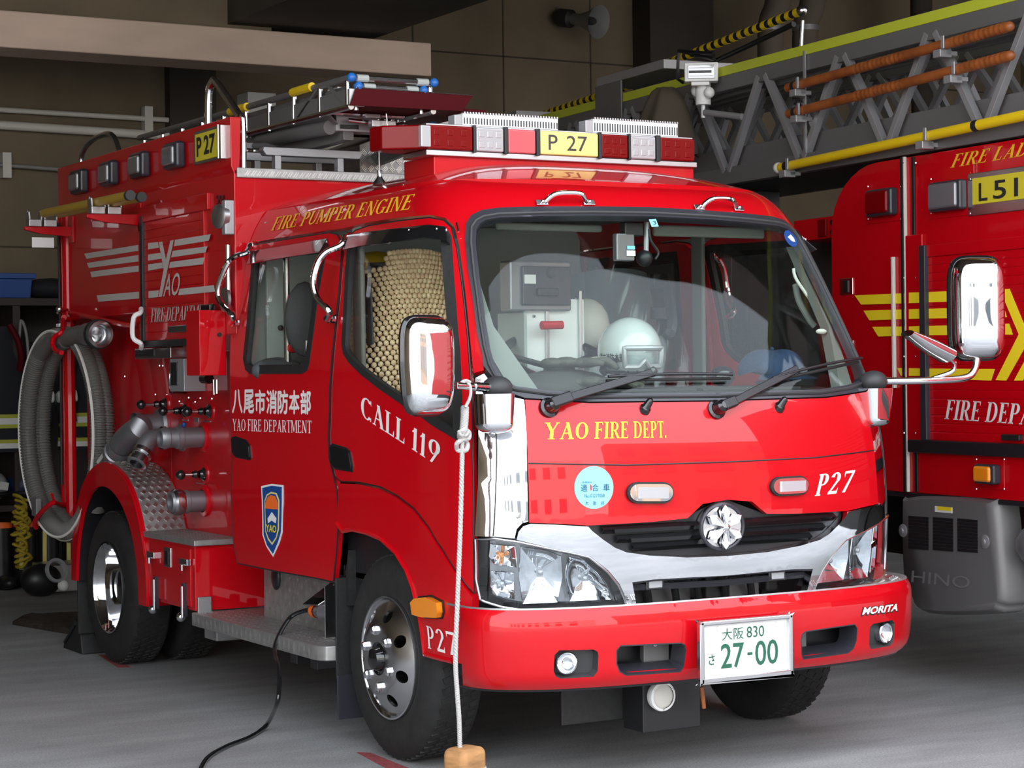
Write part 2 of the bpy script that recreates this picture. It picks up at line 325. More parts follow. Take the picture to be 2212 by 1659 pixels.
# ---------------------------------------------------------------- the engine's curved cab skin
class Skin:
    """plan outline at each height: flat sides, rounded corners, crowned front; coordinates u (round the plan) and z"""
    def __init__(s, rows, n=2.6, m=4.0): s.r = rows; s.n = n; s.m = m
    def lev(s, z):
        R = s.r
        if z <= R[0][0]: return R[0][1:]
        if z >= R[-1][0]: return R[-1][1:]
        for i in range(len(R)-1):
            if z <= R[i+1][0]: break
        a, b = R[i], R[i+1]; p = R[i-1] if i else a; q = R[i+2] if i+2 < len(R) else b; h = b[0]-a[0]; t = (z-a[0])/h; out = []
        for k in (1, 2, 3):
            da = (b[k]-p[k])/(b[0]-p[0])*h; db = (q[k]-a[k])/(q[0]-a[0])*h
            out.append((2*t**3-3*t*t+1)*a[k]+(t**3-2*t*t+t)*da+(3*t*t-2*t**3)*b[k]+(t**3-t*t)*db)
        return out
    def inside(s, p):
        yc, W, D = s.lev(p.z)
        if p.y > yc+D: return abs(p.x) < W
        if p.y < yc: return False
        return (abs(p.x)/W)**s.n+((yc+D-p.y)/D)**s.m < 1
    def hit(s, px, py):
        d = ray(px, py); t = (-.3-CY)/d.y
        while not s.inside(EYE+d*t):
            t += .03
            if t > 12: raise ValueError(('miss', px, py))
        a, b = t-.03, t
        for _ in range(30):
            k = (a+b)/2
            if s.inside(EYE+d*k): b = k
            else: a = k
        return EYE+d*b
    def inv(s, p):
        yc, W, D = s.lev(p.z); yA = yc+D; g = -1 if p.x < 0 else 1
        if p.y > yA: return (g*(1+p.y-yA), p.z)
        return (g*(1-math.atan2(yA-p.y, abs(p.x))/(math.pi/2)), p.z)
    def raw(s, u, z):
        yc, W, D = s.lev(z); yA = yc+D; g = -1 if u < 0 else 1; a = abs(u)
        if a >= 1: return Vector((g*W, yA+a-1, z))
        ps = (1-a)*math.pi/2; c, q = math.cos(ps), math.sin(ps); lo, hi = 0, 3
        for _ in range(36):
            r = (lo+hi)/2
            if (r*c/W)**s.n+(r*q/D)**s.m < 1: lo = r
            else: hi = r
        return Vector((g*r*c, yA-r*q, z))
    def __call__(s, uz, off=0):
        u, z = uz; p = s.raw(u, z)
        if not off: return p
        e = .006; a = s.raw(u+e, z)-s.raw(u-e, z); b = s.raw(u, z+e)-s.raw(u, z-e); n = a.cross(b).normalized()
        return p+n*off
    def px(s, pts): return [s.inv(s.hit(*p)) for p in pts]
    def uy(s, y, z): yc, W, D = s.lev(z); return -(1+y-yc-D)
    def ux(s, x, z):                                   # u of a front point with given x
        lo, hi = 0, 1
        for _ in range(30):
            k = (lo+hi)/2
            if s.raw(k, z).x < abs(x): lo = k
            else: hi = k
        return lo if x > 0 else -lo
def mir(pts): return [(-p[0], p[1]) for p in pts][::-1]
def sheet(name, surf, outer, mt, parent, holes=(), off=0, thick=.012, step=(.035, .05), label=None, k=3, sol=-1):
    o2 = dense(outer, k); h2 = [dense(h, k) for h in holes]; V, F = fill2d(o2, h2, step); mb = MB()
    # wind the faces so that they look outward
    W3 = [surf(v, off) for v in V]; G = []
    for f in F:
        a = sum((V[f[i]][0]*V[f[(i+1) % len(f)]][1]-V[f[(i+1) % len(f)]][0]*V[f[i]][1]) for i in range(len(f))); G.append(f if a > 0 else f[::-1])
    mb.add(W3, G); return mb.build(name, mt, parent, smooth=45, thick=thick, label=label, off=sol)
def seamline(name, surf, pts, parent, r=.0035, mt='black', off=.002, closed=False, n=3):
    q = dense(pts, n, closed); return MB().tube([surf(p, off) for p in q], r, 6, closed=closed).build(name, mt, parent)
CAB = Skin([(.38,.235,.848,.42), (.60,.20,.858,.42), (.82,.178,.86,.42), (.95,.182,.86,.42), (1.10,.20,.858,.42), (1.25,.245,.853,.42), (1.40,.33,.842,.41),
            (1.60,.445,.82,.40), (1.80,.56,.79,.40), (1.875,.607,.772,.40), (1.94,.655,.742,.40), (1.985,.71,.712,.40), (2.0,.745,.70,.40)])
YR = 2.36                                               # back of the cab
pump = empty('fire_engine', (0, 2.3, 0), 'red fire pumper truck marked P27 with chrome grille and coiled grey suction hose', 'fire engine')
# ---- roof, header and pillars
def zrow(z0, z1, n): return [(CAB.uy(YR, z0+(z1-z0)*i/n), z0+(z1-z0)*i/n) for i in range(n+1)]
doortop = [(545,524),(600,514),(660,505),(712,497),(736,494),(756,490),(770,486),(800,479),(860,470),(930,464),(962,470),(981,488),(992,530),(1003,610),(1016,740),(1023,806)]
frameL = [(1045,800),(1043,767),(1031,720),(1022,650),(1011,583),(1005,520),(1007,485),(1018,467),(1040,456),(1080,450.5),(1180,448),(1280,448)]
half = zrow(2.0, 1.862, 4)+CAB.px(doortop)+CAB.px(frameL); zt = half[-1][1]
outl = half+[(0, zt+.004)]+mir(half)
shell = sheet('cab_shell', CAB, outl, 'paint', pump, step=(.04, .03), thick=.02)
mb = MB(); N = 48; U = [CAB.uy(YR, 2.0)*(1-i/6) + -1*(i/6) if i < 6 else -1+2*(i-6)/(N-12) if i <= N-6 else 1+(-CAB.uy(YR, 2.0)-1)*(i-N+6)/6 for i in range(N+1)]
ring = [CAB.raw(u, 2.0) for u in U]; KS = [0, .04, .1, .2, .32, .46, .6, .75, .9, 1]
def roofpt(p, k): return Vector((p.x*(1-k), p.y+(min(1.55, YR)-p.y)*k if p.y < 1.55 else p.y, 2.0+.125*(1-(1-k)**2.2)))
rows = [[roofpt(p, k) for p in ring] for k in KS]; vs = [p for r_ in rows for p in r_]; n1 = N+1
mb.add(vs, [(i*n1+j, i*n1+j+1, (i+1)*n1+j+1, (i+1)*n1+j) for i in range(len(KS)-1) for j in range(N)])
mb.build('roof', 'paint', pump, smooth=60, thick=.02)
mb = MB(); zs = [.6+.1*i for i in range(15)]            # back wall of the cab
mb.prism([Vector((-.84, YR, .6)), Vector((.84, YR, .6)), Vector((.84, YR, 1.4)), Vector((.77, YR, 1.86)), Vector((.69, YR, 2.0)), Vector((.4, YR, 2.08)), Vector((-.4, YR, 2.08)), Vector((-.69, YR, 2.0)), Vector((-.77, YR, 1.86)), Vector((-.84, YR, 1.4))], (0, -.03, 0)).build('cab_back', 'lininglight', pump)
# ---- doors
rdoor = [(548,530),(600,521),(660,511),(712,503),(730,507),(738,522),(740,545),(733,640),(722,740),(714,840),(711,940),(713,990),(722,1025),(730,1060),(733,1130),(728,1200),(722,1257),(690,1250),(600,1234),(515,1217),(506,1170),(501,1060),(504,1000),(498,900),(498,800),(500,700),(505,640),(515,590),(530,545)]
fdoor = [(746,545),(755,512),(770,498),(800,488),(860,478),(930,471),(960,477),(976,492),(987,535),(998,610),(1012,740),(1020,850),(1022,985),(1023,1015),(1024,1150),(1026,1282),(1000,1250),(960,1188),(930,1140),(897,1098),(860,1070),(825,1052),(780,1042),(738,1040),(727,1030),(718,990),(716,940),(719,840),(727,740),(738,640)]
rwin = [(549,546),(536,700),(528,775),(533,799),(543,808),(655,808),(667,800),(671,785),(680,720),(690,640),(703,571),(711,524),(640,532)]
fwin = [(757,515),(752,545),(748,600),(744,690),(741,743),(745,765),(756,783),(783,810),(826,843),(878,879),(920,906),(972,940),(996,955),(999,940),(1000,830),(996,760),(990,700),(982,600),(979,550),(976,512),(968,497),(955,492),(930,494),(860,500),(770,508)]
RD, FD, RW, FWI = [CAB.px(q) for q in (rdoor, fdoor, rwin, fwin)]
def door(nm, D, Wn, side, hpx, inner):
    m_ = (lambda q: q) if side < 0 else mir
    D, Wn = m_(D), m_(Wn); d = sheet(nm, CAB, inset(D, .002), 'paint', pump, [Wn], off=.004, thick=.022)
    sheet('window_seal', CAB, Wn, 'rubber', d, [inset(Wn, inner)], off=.007, thick=.02, step=None)
    sheet('window_pane', CAB, inset(Wn, inner*.8), 'sideglass', d, off=-.004, thick=.004)
    seamline('door_gap', CAB, D, d, closed=True, r=.003, off=.003)  # black tube stands in for the shaded gap round the door
    h = m_(CAB.px(hpx)); hd = sheet('door_handle', CAB, h, 'black', d, off=.007, thick=.004)
    sheet('handle_flap', CAB, inset(h, .008), 'gloss_black', hd, off=.012, thick=.004)
    return d
hR = [(503,945),(512,942),(535,950),(543,962),(546,990),(542,994),(512,988),(505,978)]
hF = [(716,962),(722,958),(752,967),(760,975),(766,1008),(765,1020),(728,1014),(719,1002)]
rd = door('rear_door', RD, RW, -1, hR, .035); fd = door('front_door', FD, FWI, -1, hF, .03)
door('rear_door', RD, RW, 1, hR, .035); door('front_door', FD, FWI, 1, hF, .03)
# ---- fenders over the front wheels
fen = [(737,1044),(780,1046),(825,1056),(860,1074),(896,1102),(929,1144),(959,1192),(999,1254),(1025,1290),(1022,1350),(1021,1437),(985,1427),(925,1412),(920,1370),(912,1320),(900,1270),(885,1230),(862,1193),(830,1163),(800,1150),(770,1143),(748,1147),(735,1130)]
FE = CAB.px(fen)
def flare(uz, off=0):
    p = CAB(uz, off); return p
for g in (-1, 1):
    q = FE if g < 0 else mir(FE); f = sheet('front_fender', CAB, q, 'paint', pump, off=.012, thick=.035)
    lip = (FE[11:] if g < 0 else mir(FE[11:])); seamline('fender_lip', CAB, lip, f, r=.009, mt='paint', off=.012)
    box('inner_arch', (g*.80, .66, .42), (g*.52, 1.42, .86), 'black', pump)
    MB().prism([(g*.83, 1.350, .50), (g*.83, 1.372, .50), (g*.83, 1.372, .62), (g*.83, 1.35, .70)], (-g*.3, 0, 0)).build('arch_liner', 'rubber', pump)
# amber marker and lettering on the left fender
am = [(906,1300),(914,1291),(940,1288),(963,1300),(965,1320),(962,1332),(930,1331),(910,1325)]
for g in (-1, 1):
    q = CAB.px(am); q = q if g < 0 else mir(q); a = sheet('side_marker', CAB, inset(q, -.006), 'black', pump, off=.016, thick=.006); sheet('lens', CAB, q, 'amber', a, off=.036, thick=.022)
def pxl(nm, text, bl, br, tl, mt, parent, off=.006, surf=CAB, **k):
    a, b, c = surf.px([bl, br, tl]); return letter(nm, text, surf, a, b, c, mt, parent, lift=off, **k)
pxl('fender_lettering', 'P27', (933,1399), (998,1416), (929,1350), 'whiteletter', bpy.data.objects['front_fender'], .0145)
pxl('call_lettering', 'CALL 119', (783,899), (950,1006), (783,853), 'whiteletter', fd, .006, T=.19)
pxl('department_lettering', 'YAO FIRE DEPARTMENT', (505,930), (676,936), (505,905), 'whiteletter', rd, .006, T=.16)
for i, ch in enumerate('八尾市消防本部'):
    x0 = 505+i*24.6; pxl('kanji_lettering', ch, (x0,892+i*.3), (x0+21.5,892+i*.3), (x0,843+i*.3), 'whiteletter', rd, .006, font='sans', bold=.035)
# crest transfer on the rear door
cr = [(567,1050),(590,1045),(615,1048),(613,1150),(607,1172),(593,1203),(578,1180),(570,1155)]
cb = sheet('crest', CAB, CAB.px(cr), 'white', rd, off=.006, thick=.001, step=None)
sheet('crest_field', CAB, CAB.px([(570,1054),(590,1049),(612,1052),(610,1149),(604,1170),(593,1196),(580,1177),(573,1154)]), 'blue', cb, off=.007, thick=.001, step=None)
sheet('crest_border', CAB, CAB.px([(575,1082),(580,1068),(590,1062),(601,1065),(607,1080),(606,1144),(601,1163),(592,1177),(583,1166),(577,1148)]), 'plateyellow', cb, off=.008, thick=.001, step=None)
sheet('crest_shield', CAB, CAB.px([(577,1083),(582,1071),(590,1066),(600,1068),(605,1082),(604,1142),(600,1160),(592,1172),(585,1162),(579,1146)]), 'blue', cb, off=.009, thick=.001, step=None)
sheet('crest_panel', CAB, CAB.px([(578,1086),(583,1074),(590,1069),(599,1072),(604,1084),(604,1100),(578,1098)]), 'orange', cb, off=.010, thick=.001, step=None)
sheet('crest_figure', CAB, CAB.px([(583,1120),(592,1106),(602,1120),(600,1130),(592,1124),(584,1130)]), 'white', cb, off=.010, thick=.001, step=None)
pxl('crest_lettering', 'YAO', (580,1148), (602,1151), (580,1132), 'goldbright', cb, .0105, font='sans', offset=.02)
# ---- gold lettering along the roof side
pxl('roof_lettering', 'FIRE PUMPER ENGINE', (586,499), (884,453), (599,470), 'gold', shell, .003, T=.18)
# ---- windscreen
wsO = [(1045,792),(1043,767),(1031,720),(1022,650),(1011,583),(1005,520),(1007,485),(1018,467),(1040,456),(1080,450.5),(1180,448),(1280,448)]
wsI = [(1048,690),(1036,601),(1028,528),(1029,496),(1037,484),(1050,477),(1080,472),(1180,469),(1280,468)]
wsOb = [(1270,869),(1200,865),(1134,861),(1105,851),(1080,832),(1058,808)]
wsIb = [(1280,852),(1181,845),(1115,836),(1092,825),(1078,808),(1068,788),(1058,750)]
O1 = CAB.px(wsOb+wsO); I1 = CAB.px(wsIb+wsI)
def closeup(L): return [(0, L[0][1]-.004)]+L+[(0, L[-1][1]+.004)]+mir(L)
OUT, INN = closeup(O1), closeup(I1)
fr = sheet('windscreen_frame', CAB, OUT, 'bandgrey', pump, [INN], off=.006, thick=.03)
seamline('frame_bead', CAB, inset(INN, -.011), fr, r=.006, mt='charcoal', off=.008, closed=True)
ws = sheet('windscreen', CAB, INN, 'windscreen', pump, off=.001, thick=.005, step=(.05, .05))
sheet('inspection_sticker', CAB, CAB.px([(1401,475),(1416,474),(1422,490),(1407,491)]), 'cyan', ws, off=.003, thick=.001, step=None)
pxl('inspection_numeral', '3', (1410,488), (1417,486), (1408,480), 'ink', ws, .0045, font='sans')
sk = CAB.px([(1707+14*math.cos(a)*1.0+3*math.sin(a), 516+17*math.sin(a)+6*math.cos(a)) for a in [i*math.pi/8 for i in range(16)]])
sheet('round_sticker', CAB, sk, 'blue', ws, off=.003, thick=.001, step=None)
sheet('round_sticker_mark', CAB, CAB.px([(1700,513),(1706,508),(1713,516),(1716,524),(1709,522)]), 'white', ws, off=.0045, thick=.001, step=None)
# ---- front panel
fp = [(1143,1127),(1142,1060),(1140,1000),(1137,930),(1134,864),(1200,868),(1275,872)]
fb = [(1143,1129),(1200,1131),(1268,1135)]
L = CAB.px(fb[::-1]); zg = L[0][1]
FPL = [(0, .905)]+[(CAB.ux(-.10, .90), .895), (CAB.ux(-.16, .89), zg+.008), (CAB.ux(-.3, .88), zg+.002)]+L+CAB.px(fp)
FPO = FPL+[(0, FPL[-1][1]-.003)]+mir(FPL)[:-1]
pan = sheet('front_panel', CAB, FPO, 'paint', pump, off=.004, thick=.02, step=(.03, .03))
hg = CAB.px([(1141,1001),(1240,1003),(1350,1005)]); seamline('hood_gap', CAB, hg+[(0, hg[-1][1]-.002)]+mir(hg), pan, r=.0025, off=.004, n=8)
pxl('front_lettering', 'YAO FIRE DEPT.', (1172,950), (1437,946), (1176,914), 'goldbright', pan, .0062, T=.19)
pxl('front_number', 'P27', (1757,1072), (1832,1062), (1768,1025), 'whiteletter', pan, .0062, T=.21)
st = CAB.px([(1281.5+42*math.cos(i*math.pi/18), 1053+46*math.sin(i*math.pi/18)) for i in range(36)])
sb = sheet('round_label', CAB, st, 'cyan', pan, off=.0055, thick=.001, step=None)
for i, ch in enumerate('適合車'): pxl('label_kanji', ch, (1253+i*24,1062-i*.5), (1267+i*24,1062-i*.5), (1253+i*24,1046-i*.5), 'navy', sb, .0072, font='sans')
pxl('label_number', 'No.01277058', (1261,1075), (1304,1074), (1261,1068), 'navy', sb, .0072, font='sans')
pxl('label_heading', '車種規制', (1256,1044), (1276,1044), (1256,1040), 'navy', sb, .0072, font='sans')
for i, ch in enumerate('大阪府'): pxl('label_kanji', ch, (1262+i*17,1092-abs(i-1)*-0), (1270+i*17,1091), (1262+i*17,1083), 'navy', sb, .0072, font='sans')
# flush lamps
for px, py, hw, hh in ((1400.5, 1064.5, 50, 23), (1700.5, 1050, 41, 21)):
    def pill(k, ky): return CAB.px([(px+(hw*k-hh*ky)*sx+hh*ky*math.cos(a), py+hh*ky*math.sin(a)-(px > 1500)*(((hw*k-hh*ky)*sx)*.05)) for sx, a0 in ((1, -90), (-1, 90)) for a in [math.radians(a0+i*20) for i in range(10)]])
    q = sheet('front_flash_lamp', CAB, pill(1, 1), 'rubber', pump, off=.016, thick=.02, step=None)
    sheet('bezel', CAB, pill(.92, .80), 'chrome', q, off=.022, thick=.01, step=None)
    cx = px+hw*.08; sheet('lens', CAB, CAB.px([(cx-hw*.62,py-hh*.5+hw*.03*(px>1500)),(cx+hw*.62,py-hh*.5-hw*.03*(px>1500)),(cx+hw*.62,py+hh*.55-hw*.03*(px>1500)),(cx-hw*.62,py+hh*.55+hw*.03*(px>1500))]), 'clearlens', q, off=.028, thick=.008, step=None)
# ---- chrome corners, garnish, grille
cc = [(1027,818),(1046,808),(1062,830),(1085,848),(1110,859),(1132,864),(1138,1000),(1139,1060),(1141,1126),(1127,1131),(1116,1143),(1112,1163),(1070,1159),(1027,1158)]
C1 = CAB.px(cc)
for g in (-1, 1):
    q = C1 if g < 0 else mir(C1); c = sheet('corner_panel', CAB, q, 'chrome', pump, off=.003, thick=.015)
    e = CAB.px([(1066,852),(1066,1158)]); seamline('corner_groove', CAB, e if g < 0 else mir(e), c, r=.0022, off=.003, n=10)
ga_up = [(1116,1165),(1120,1148),(1130,1136),(1145,1131),(1200,1133),(1268,1137),(1276,1146),(1300,1165),(1325,1182),(1350,1192),(1400,1199),(1480,1203)]
ga_dn = [(1480,1246),(1410,1250),(1362,1256),(1370,1300),(1372,1311),(1352,1312),(1346,1285),(1335,1260),(1311,1231),(1272,1201),(1200,1185)]
U1, D1 = CAB.px(ga_up), CAB.px(ga_dn)
GA = U1+[(0, U1[-1][1]-.004)]+mir(U1)+mir(D1)+[(0, D1[0][1]-.003)]+D1
# walk: left upper -> centre -> right upper -> right lower -> centre -> left lower
GA = U1+[(0, U1[-1][1]-.004)]+mir(U1)+[(-p[0], p[1]) for p in D1[::-1]]+[(0, D1[0][1]-.003)]+D1
sheet('chrome_garnish', CAB, GA, 'chrome', pump, off=.012, thick=.03, step=(.02, .02))
GT = CAB.px([(1270,1136),(1276,1147),(1300,1166),(1325,1183),(1350,1193),(1400,1200),(1480,1204)])
gp = [(0, GT[-1][1]-.004)]+GT[::-1]+[(CAB.ux(-.3, .88), zg+.004), (CAB.ux(-.16, .89), zg+.01), (0, .91)]
gr = sheet('upper_grille', CAB, gp+mir(gp)[1:-1], 'black', pump, off=-.02, thick=.02, step=(.03, .02))
for zz, hw_ in ((zg-.020, .47), (zg-.052, .42), (zg-.082, .36)):
    mbar = MB(); mbar.grid(lambda a, b: CAB((CAB.ux(-hw_+2*hw_*a+1e-4, zz), zz+[.012, .004, -.008][int(round(b*2))]), [-.012, .004, -.012][int(round(b*2))]), 30, 2); mbar.build('grille_slat', 'gloss_black', gr, thick=.004)
seamline('grille_rim', CAB, [(-.62, zg)]+[(CAB.ux(-.3, .88), zg+.004), (CAB.ux(-.16, .89), zg+.008), (CAB.ux(-.10, .9), .897), (0, .907), (CAB.ux(.10, .9), .897), (CAB.ux(.16, .89), zg+.008), (CAB.ux(.3, .88), zg+.004)], gr, r=.006, mt='charcoal', off=.006, n=4) if False else None
# fire service emblem in its ring
ec = at(1560, 1138, y=.165); em = empty('emblem', ec, parent=pump)
q = [(ec.x+.084*math.cos(i*math.pi/20), ec.y, ec.z+.074*math.sin(i*math.pi/20)) for i in range(40)]
MB().prism(q, (0, .03, 0)).build('emblem_plate', 'steel', em, .003); MB().tube(q, .007, 8, closed=True).build('emblem_ring', 'bandgrey', em)
def star(n, r0, r1, y, dy, tw=0, ph=0): return MB().prism([(ec.x+(r1 if i % 2 else r0)*math.sin(i*math.pi/n+ph), y, ec.z+(r1 if i % 2 else r0)*math.cos(i*math.pi/n+ph)) for i in range(2*n)], (0, dy, 0))
hx = MB(); 
for i in range(6):
    a = i*math.pi/3; dr = Vector((math.sin(a), 0, math.cos(a))); sd = Vector((dr.z, 0, -dr.x)); c0 = ec+Vector((0, -.022, 0))
    hx.prism([c0+dr*.010-sd*.004, c0+dr*.052-sd*.018, c0+dr*.066-sd*.008, c0+dr*.074, c0+dr*.066+sd*.008, c0+dr*.052+sd*.018, c0+dr*.010+sd*.004], (0, .016, 0))
    for s2 in (-1, 1):
        b0 = a+s2*math.pi/6*.5; d2 = Vector((math.sin(b0), 0, math.cos(b0))); hx.bar(c0+d2*.012-Vector((0, .004, 0)), c0+d2*.05-Vector((0, .002, 0)), .004, .006, (0, 1, 0))
hx.build('emblem_star', 'chrome', em, .0015)
MB().ball(ec+Vector((0, -.024, 0)), .014, 12, (1, .7, 1)).build('emblem_boss', 'chrome', em)
# lower intake and what shows through it
LO = CAB.px([(1480,1247),(1410,1251),(1364,1258),(1372,1300),(1380,1318),(1480,1318)])
lo = LO+[(0, LO[-1][1]-.006)]+mir(LO)+[(0, LO[0][1]-.004)]
it = empty('lower_intake', (0, .3, .6), parent=pump)
sheet('intake_back', CAB, lo, 'black', it, off=-.16, thick=.01)
for x0, x1, z0, z1, y0, mt in ((-.30,-.22,.56,.66,.34,'charcoal'),(-.20,-.02,.55,.64,.36,'greymetal'),(.02,.10,.56,.66,.33,'charcoal'),(.13,.26,.55,.63,.35,'greymetal'),(.28,.33,.57,.67,.34,'charcoal')):
    box('engine_bracket', (x0, y0, z0), (x1, y0+.05, z1), mt, it, .01)
for x in (-.26, -.15, -.06, .05, .16): tube('radiator_hose', curve([(x, .36, .68), (x+.02, .31, .63), (x+.05, .33, .55)]), .013, 'rubber', it)
seamline('intake_bar', CAB, [(CAB.ux(-.36, .62), .628), (0, .622), (CAB.ux(.36, .62), .628)], it, r=.012, mt='bandgrey', off=-.03, n=8)
seamline('intake_edge', CAB, [(p[0], p[1]) for p in LO[:3][::-1]]+mir(LO[:3][::-1]), it, r=.006, mt='bandgrey', off=.004)
for px, py in ((1415, 1262), (1679, 1243)):
    p = at(px, py, y=.22); f = box('intake_lamp', p+Vector((-.035, 0, -.018)), p+Vector((.035, .03, .018)), 'gloss_black', it, .003); box('lens', p+Vector((-.026, -.006, -.012)), p+Vector((.026, .006, .012)), 'clearlens', f, .003)
# ---- headlights
hl = [(1030,1164),(1070,1163),(1118,1170),(1200,1187),(1270,1202),(1310,1234),(1334,1264),(1345,1290),(1350,1307),(1338,1311),(1240,1316),(1132,1317),(1085,1310),(1050,1299),(1040,1294),(1031,1250)]
H1 = CAB.px(hl)
for g in (-1, 1):
    f = (lambda q: q) if g < 0 else mir
    h = empty('headlight', CAB(f(H1)[5]), parent=pump)
    sheet('housing', CAB, f(H1), 'bandgrey', h, off=-.075, thick=.01)
    sheet('reflector_surround', CAB, inset(f(H1), .012), 'clearlens', h, off=-.055, thick=.006)
    for pts in ([(1050,1176),(1112,1182),(1118,1230),(1060,1222),(1046,1205)], [(1052,1235),(1110,1240),(1112,1300),(1068,1292),(1050,1270)], [(1124,1184),(1180,1190),(1218,1204),(1222,1250),(1210,1306),(1130,1310),(1120,1250)], [(1232,1204),(1270,1214),(1300,1240),(1322,1275),(1328,1300),(1236,1304),(1226,1250)]):
        q = f(CAB.px(pts)); c = (sum(p[0] for p in q)/len(q), sum(p[1] for p in q)/len(q)); mb = MB()
        for k0, k1, o0, o1 in ((1, .82, -.030, -.040), (.82, .5, -.040, -.052), (.5, .18, -.052, -.058)):
            qa = dense(q, 3); m_ = len(qa); r0 = [CAB((c[0]+(p[0]-c[0])*k0, c[1]+(p[1]-c[1])*k0), o0) for p in qa]; r1 = [CAB((c[0]+(p[0]-c[0])*k1, c[1]+(p[1]-c[1])*k1), o1) for p in qa]
            mb.add(r0+r1, [(i, (i+1) % m_, m_+(i+1) % m_, m_+i) for i in range(m_)])
        mb.build('reflector_bowl', 'chrome', h, thick=.003, smooth=20); b = CAB(c, -.045); MB().ball(b, .009, 10).build('bulb', 'amber' if pts[0][1] < 1180 and pts[0][0] < 1060 else 'clearlens', h)
    sheet('headlight_lens', CAB, f(H1), 'lens', h, off=.010, thick=.004)
    seamline('lens_rim', CAB, f(H1), h, r=.004, mt='steel', off=.008, closed=True)
# ---- bumper
BUM = Skin([(.33,.125,.865,.34), (.36,.098,.885,.34), (.42,.088,.893,.34), (.52,.082,.895,.34), (.575,.088,.893,.34), (.592,.10,.885,.34)], 3.0, 2.8)
yb = .43; bl_ = [(BUM.uy(yb, .345+.24*i/6), .345+.24*i/6) for i in range(7)]
op = BUM.px([(1340,1394),(1400,1391),(1472,1388),(1481,1393),(1483,1405),(1478,1440),(1470,1452),(1400,1457),(1352,1460),(1338,1452),(1331,1435),(1331,1405)])
fo = BUM.px([(1208,1405),(1282,1403),(1291,1408),(1293,1416),(1291,1450),(1282,1462),(1210,1466),(1200,1461),(1196,1450),(1198,1415)])
bo = [(BUM.uy(yb, .335), .335)]+[(-.98+.98*i/14, .335) for i in range(15)]; bt = [(p[0], .59) for p in bo]
bp_ = empty('front_bumper', (0, .2, .33), parent=pump)
edge = bo+[(-p[0], p[1]) for p in bo[::-1][1:]]+[(-p[0], p[1]) for p in bt]+bt[::-1][1:]
sheet('bumper_shell', BUM, edge, 'paint', bp_, [op, mir(op), fo, mir(fo)], thick=.02, step=(.03, .02), k=2)
mb = MB(); mb.grid(lambda a, b: BUM((-1.03+2.06*a, .334), -.10*b)-Vector((0, 0, .012*b*0)), 50, 2); mb.build('bumper_underside', 'black', bp_, thick=.01)
box('bumper_beam', (-.70, .24, .36), (.70, .30, .54), 'black', bp_)
for g in (-1, 1):
    q = op if g < 0 else mir(op); mb = MB(); qd = dense(q, 2); m_ = len(qd)
    mb.add([BUM(p, 0) for p in qd]+[BUM(p, -.08) for p in qd], [(i, (i+1) % m_, m_+(i+1) % m_, m_+i) for i in range(m_)]); mb.build('tow_opening', 'bandgrey', bp_, thick=.004)
    box('tow_bracket', (g*.33, .185, .39), (g*.23, .21, .52), 'greymetal', bp_, .004)
    for dz in (.45, .49): MB().cyl((g*.29, .185, dz), (g*.29, .176, dz), .009, 8).build('bolt', 'steel', bp_)
    q = fo if g < 0 else mir(fo); mb = MB(); qd = dense(q, 2); m_ = len(qd); c = (sum(p[0] for p in q)/len(q), sum(p[1] for p in q)/len(q))
    mb.add([BUM(p, 0) for p in qd]+[BUM((c[0]+(p[0]-c[0])*.9, c[1]+(p[1]-c[1])*.9), -.03) for p in qd], [(i, (i+1) % m_, m_+(i+1) % m_, m_+i) for i in range(m_)]+[tuple(range(m_, 2*m_))])
    fl = mb.build('fog_lamp', 'charcoal', bp_, smooth=30); px_ = (1228, 1433); cc_ = BUM.hit(*px_); cc_.x = cc_.x if g < 0 else -cc_.x
    MB().lathe(cc_+Vector((0, .012, 0)), (g*.25, -1, 0), [(-.02, .034), (.004, .036), (.008, .033), (.004, .030)], 28).build('fog_rim', 'chrome', fl)
    MB().lathe(cc_+Vector((0, .012, 0)), (g*.25, -1, 0), [(-.02, .0), (-.016, .015), (-.004, .028), (.002, .031)], 24).build('fog_reflector', 'chrome', fl)
    MB().lathe(cc_+Vector((0, .012, 0)), (g*.25, -1, 0), [(.004, .031), (.012, .022), (.015, 0)], 24).build('fog_lens', 'lens', fl)
# tread plate on the bumper top
top = MB(); top.grid(lambda a, b: BUM((-1.05+2.1*a, .591), -.13*b)+Vector((0, 0, .004-.0*b)), 60, 3); tp = top.build('bumper_tread', 'tread', bp_, thick=.006)
bars = MB()
for i in range(64):
    for j in range(3):
        u0 = -1.03+2.06*(i+.5)/64; o0 = -.020-.038*j; flip = (i+j) % 2
        for k in (-1, 0, 1):
            if flip: a, b = BUM((u0-.012, .591), o0-.014+k*.008), BUM((u0+.012, .591), o0-.014+k*.008)
            else: a, b = BUM((u0+k*.008, .591), o0-.003), BUM((u0+k*.008, .591), o0-.030)
            bars.bar(a+Vector((0, 0, .005)), b+Vector((0, 0, .005)), .004, .004)
bars.build('tread_pattern', 'treadbar', tp, smooth=0)
letter('maker_badge_backing', 'MORITA', BUM, *BUM.px([(1859,1332), (1939,1322), (1864,1311)]), 'ink', bp_, 'sans', lift=.001, offset=.06)
letter('maker_badge', 'MORITA', BUM, *BUM.px([(1861,1328), (1937,1319), (1866,1312)]), 'white', bp_, 'sans', lift=.0025, offset=.035)
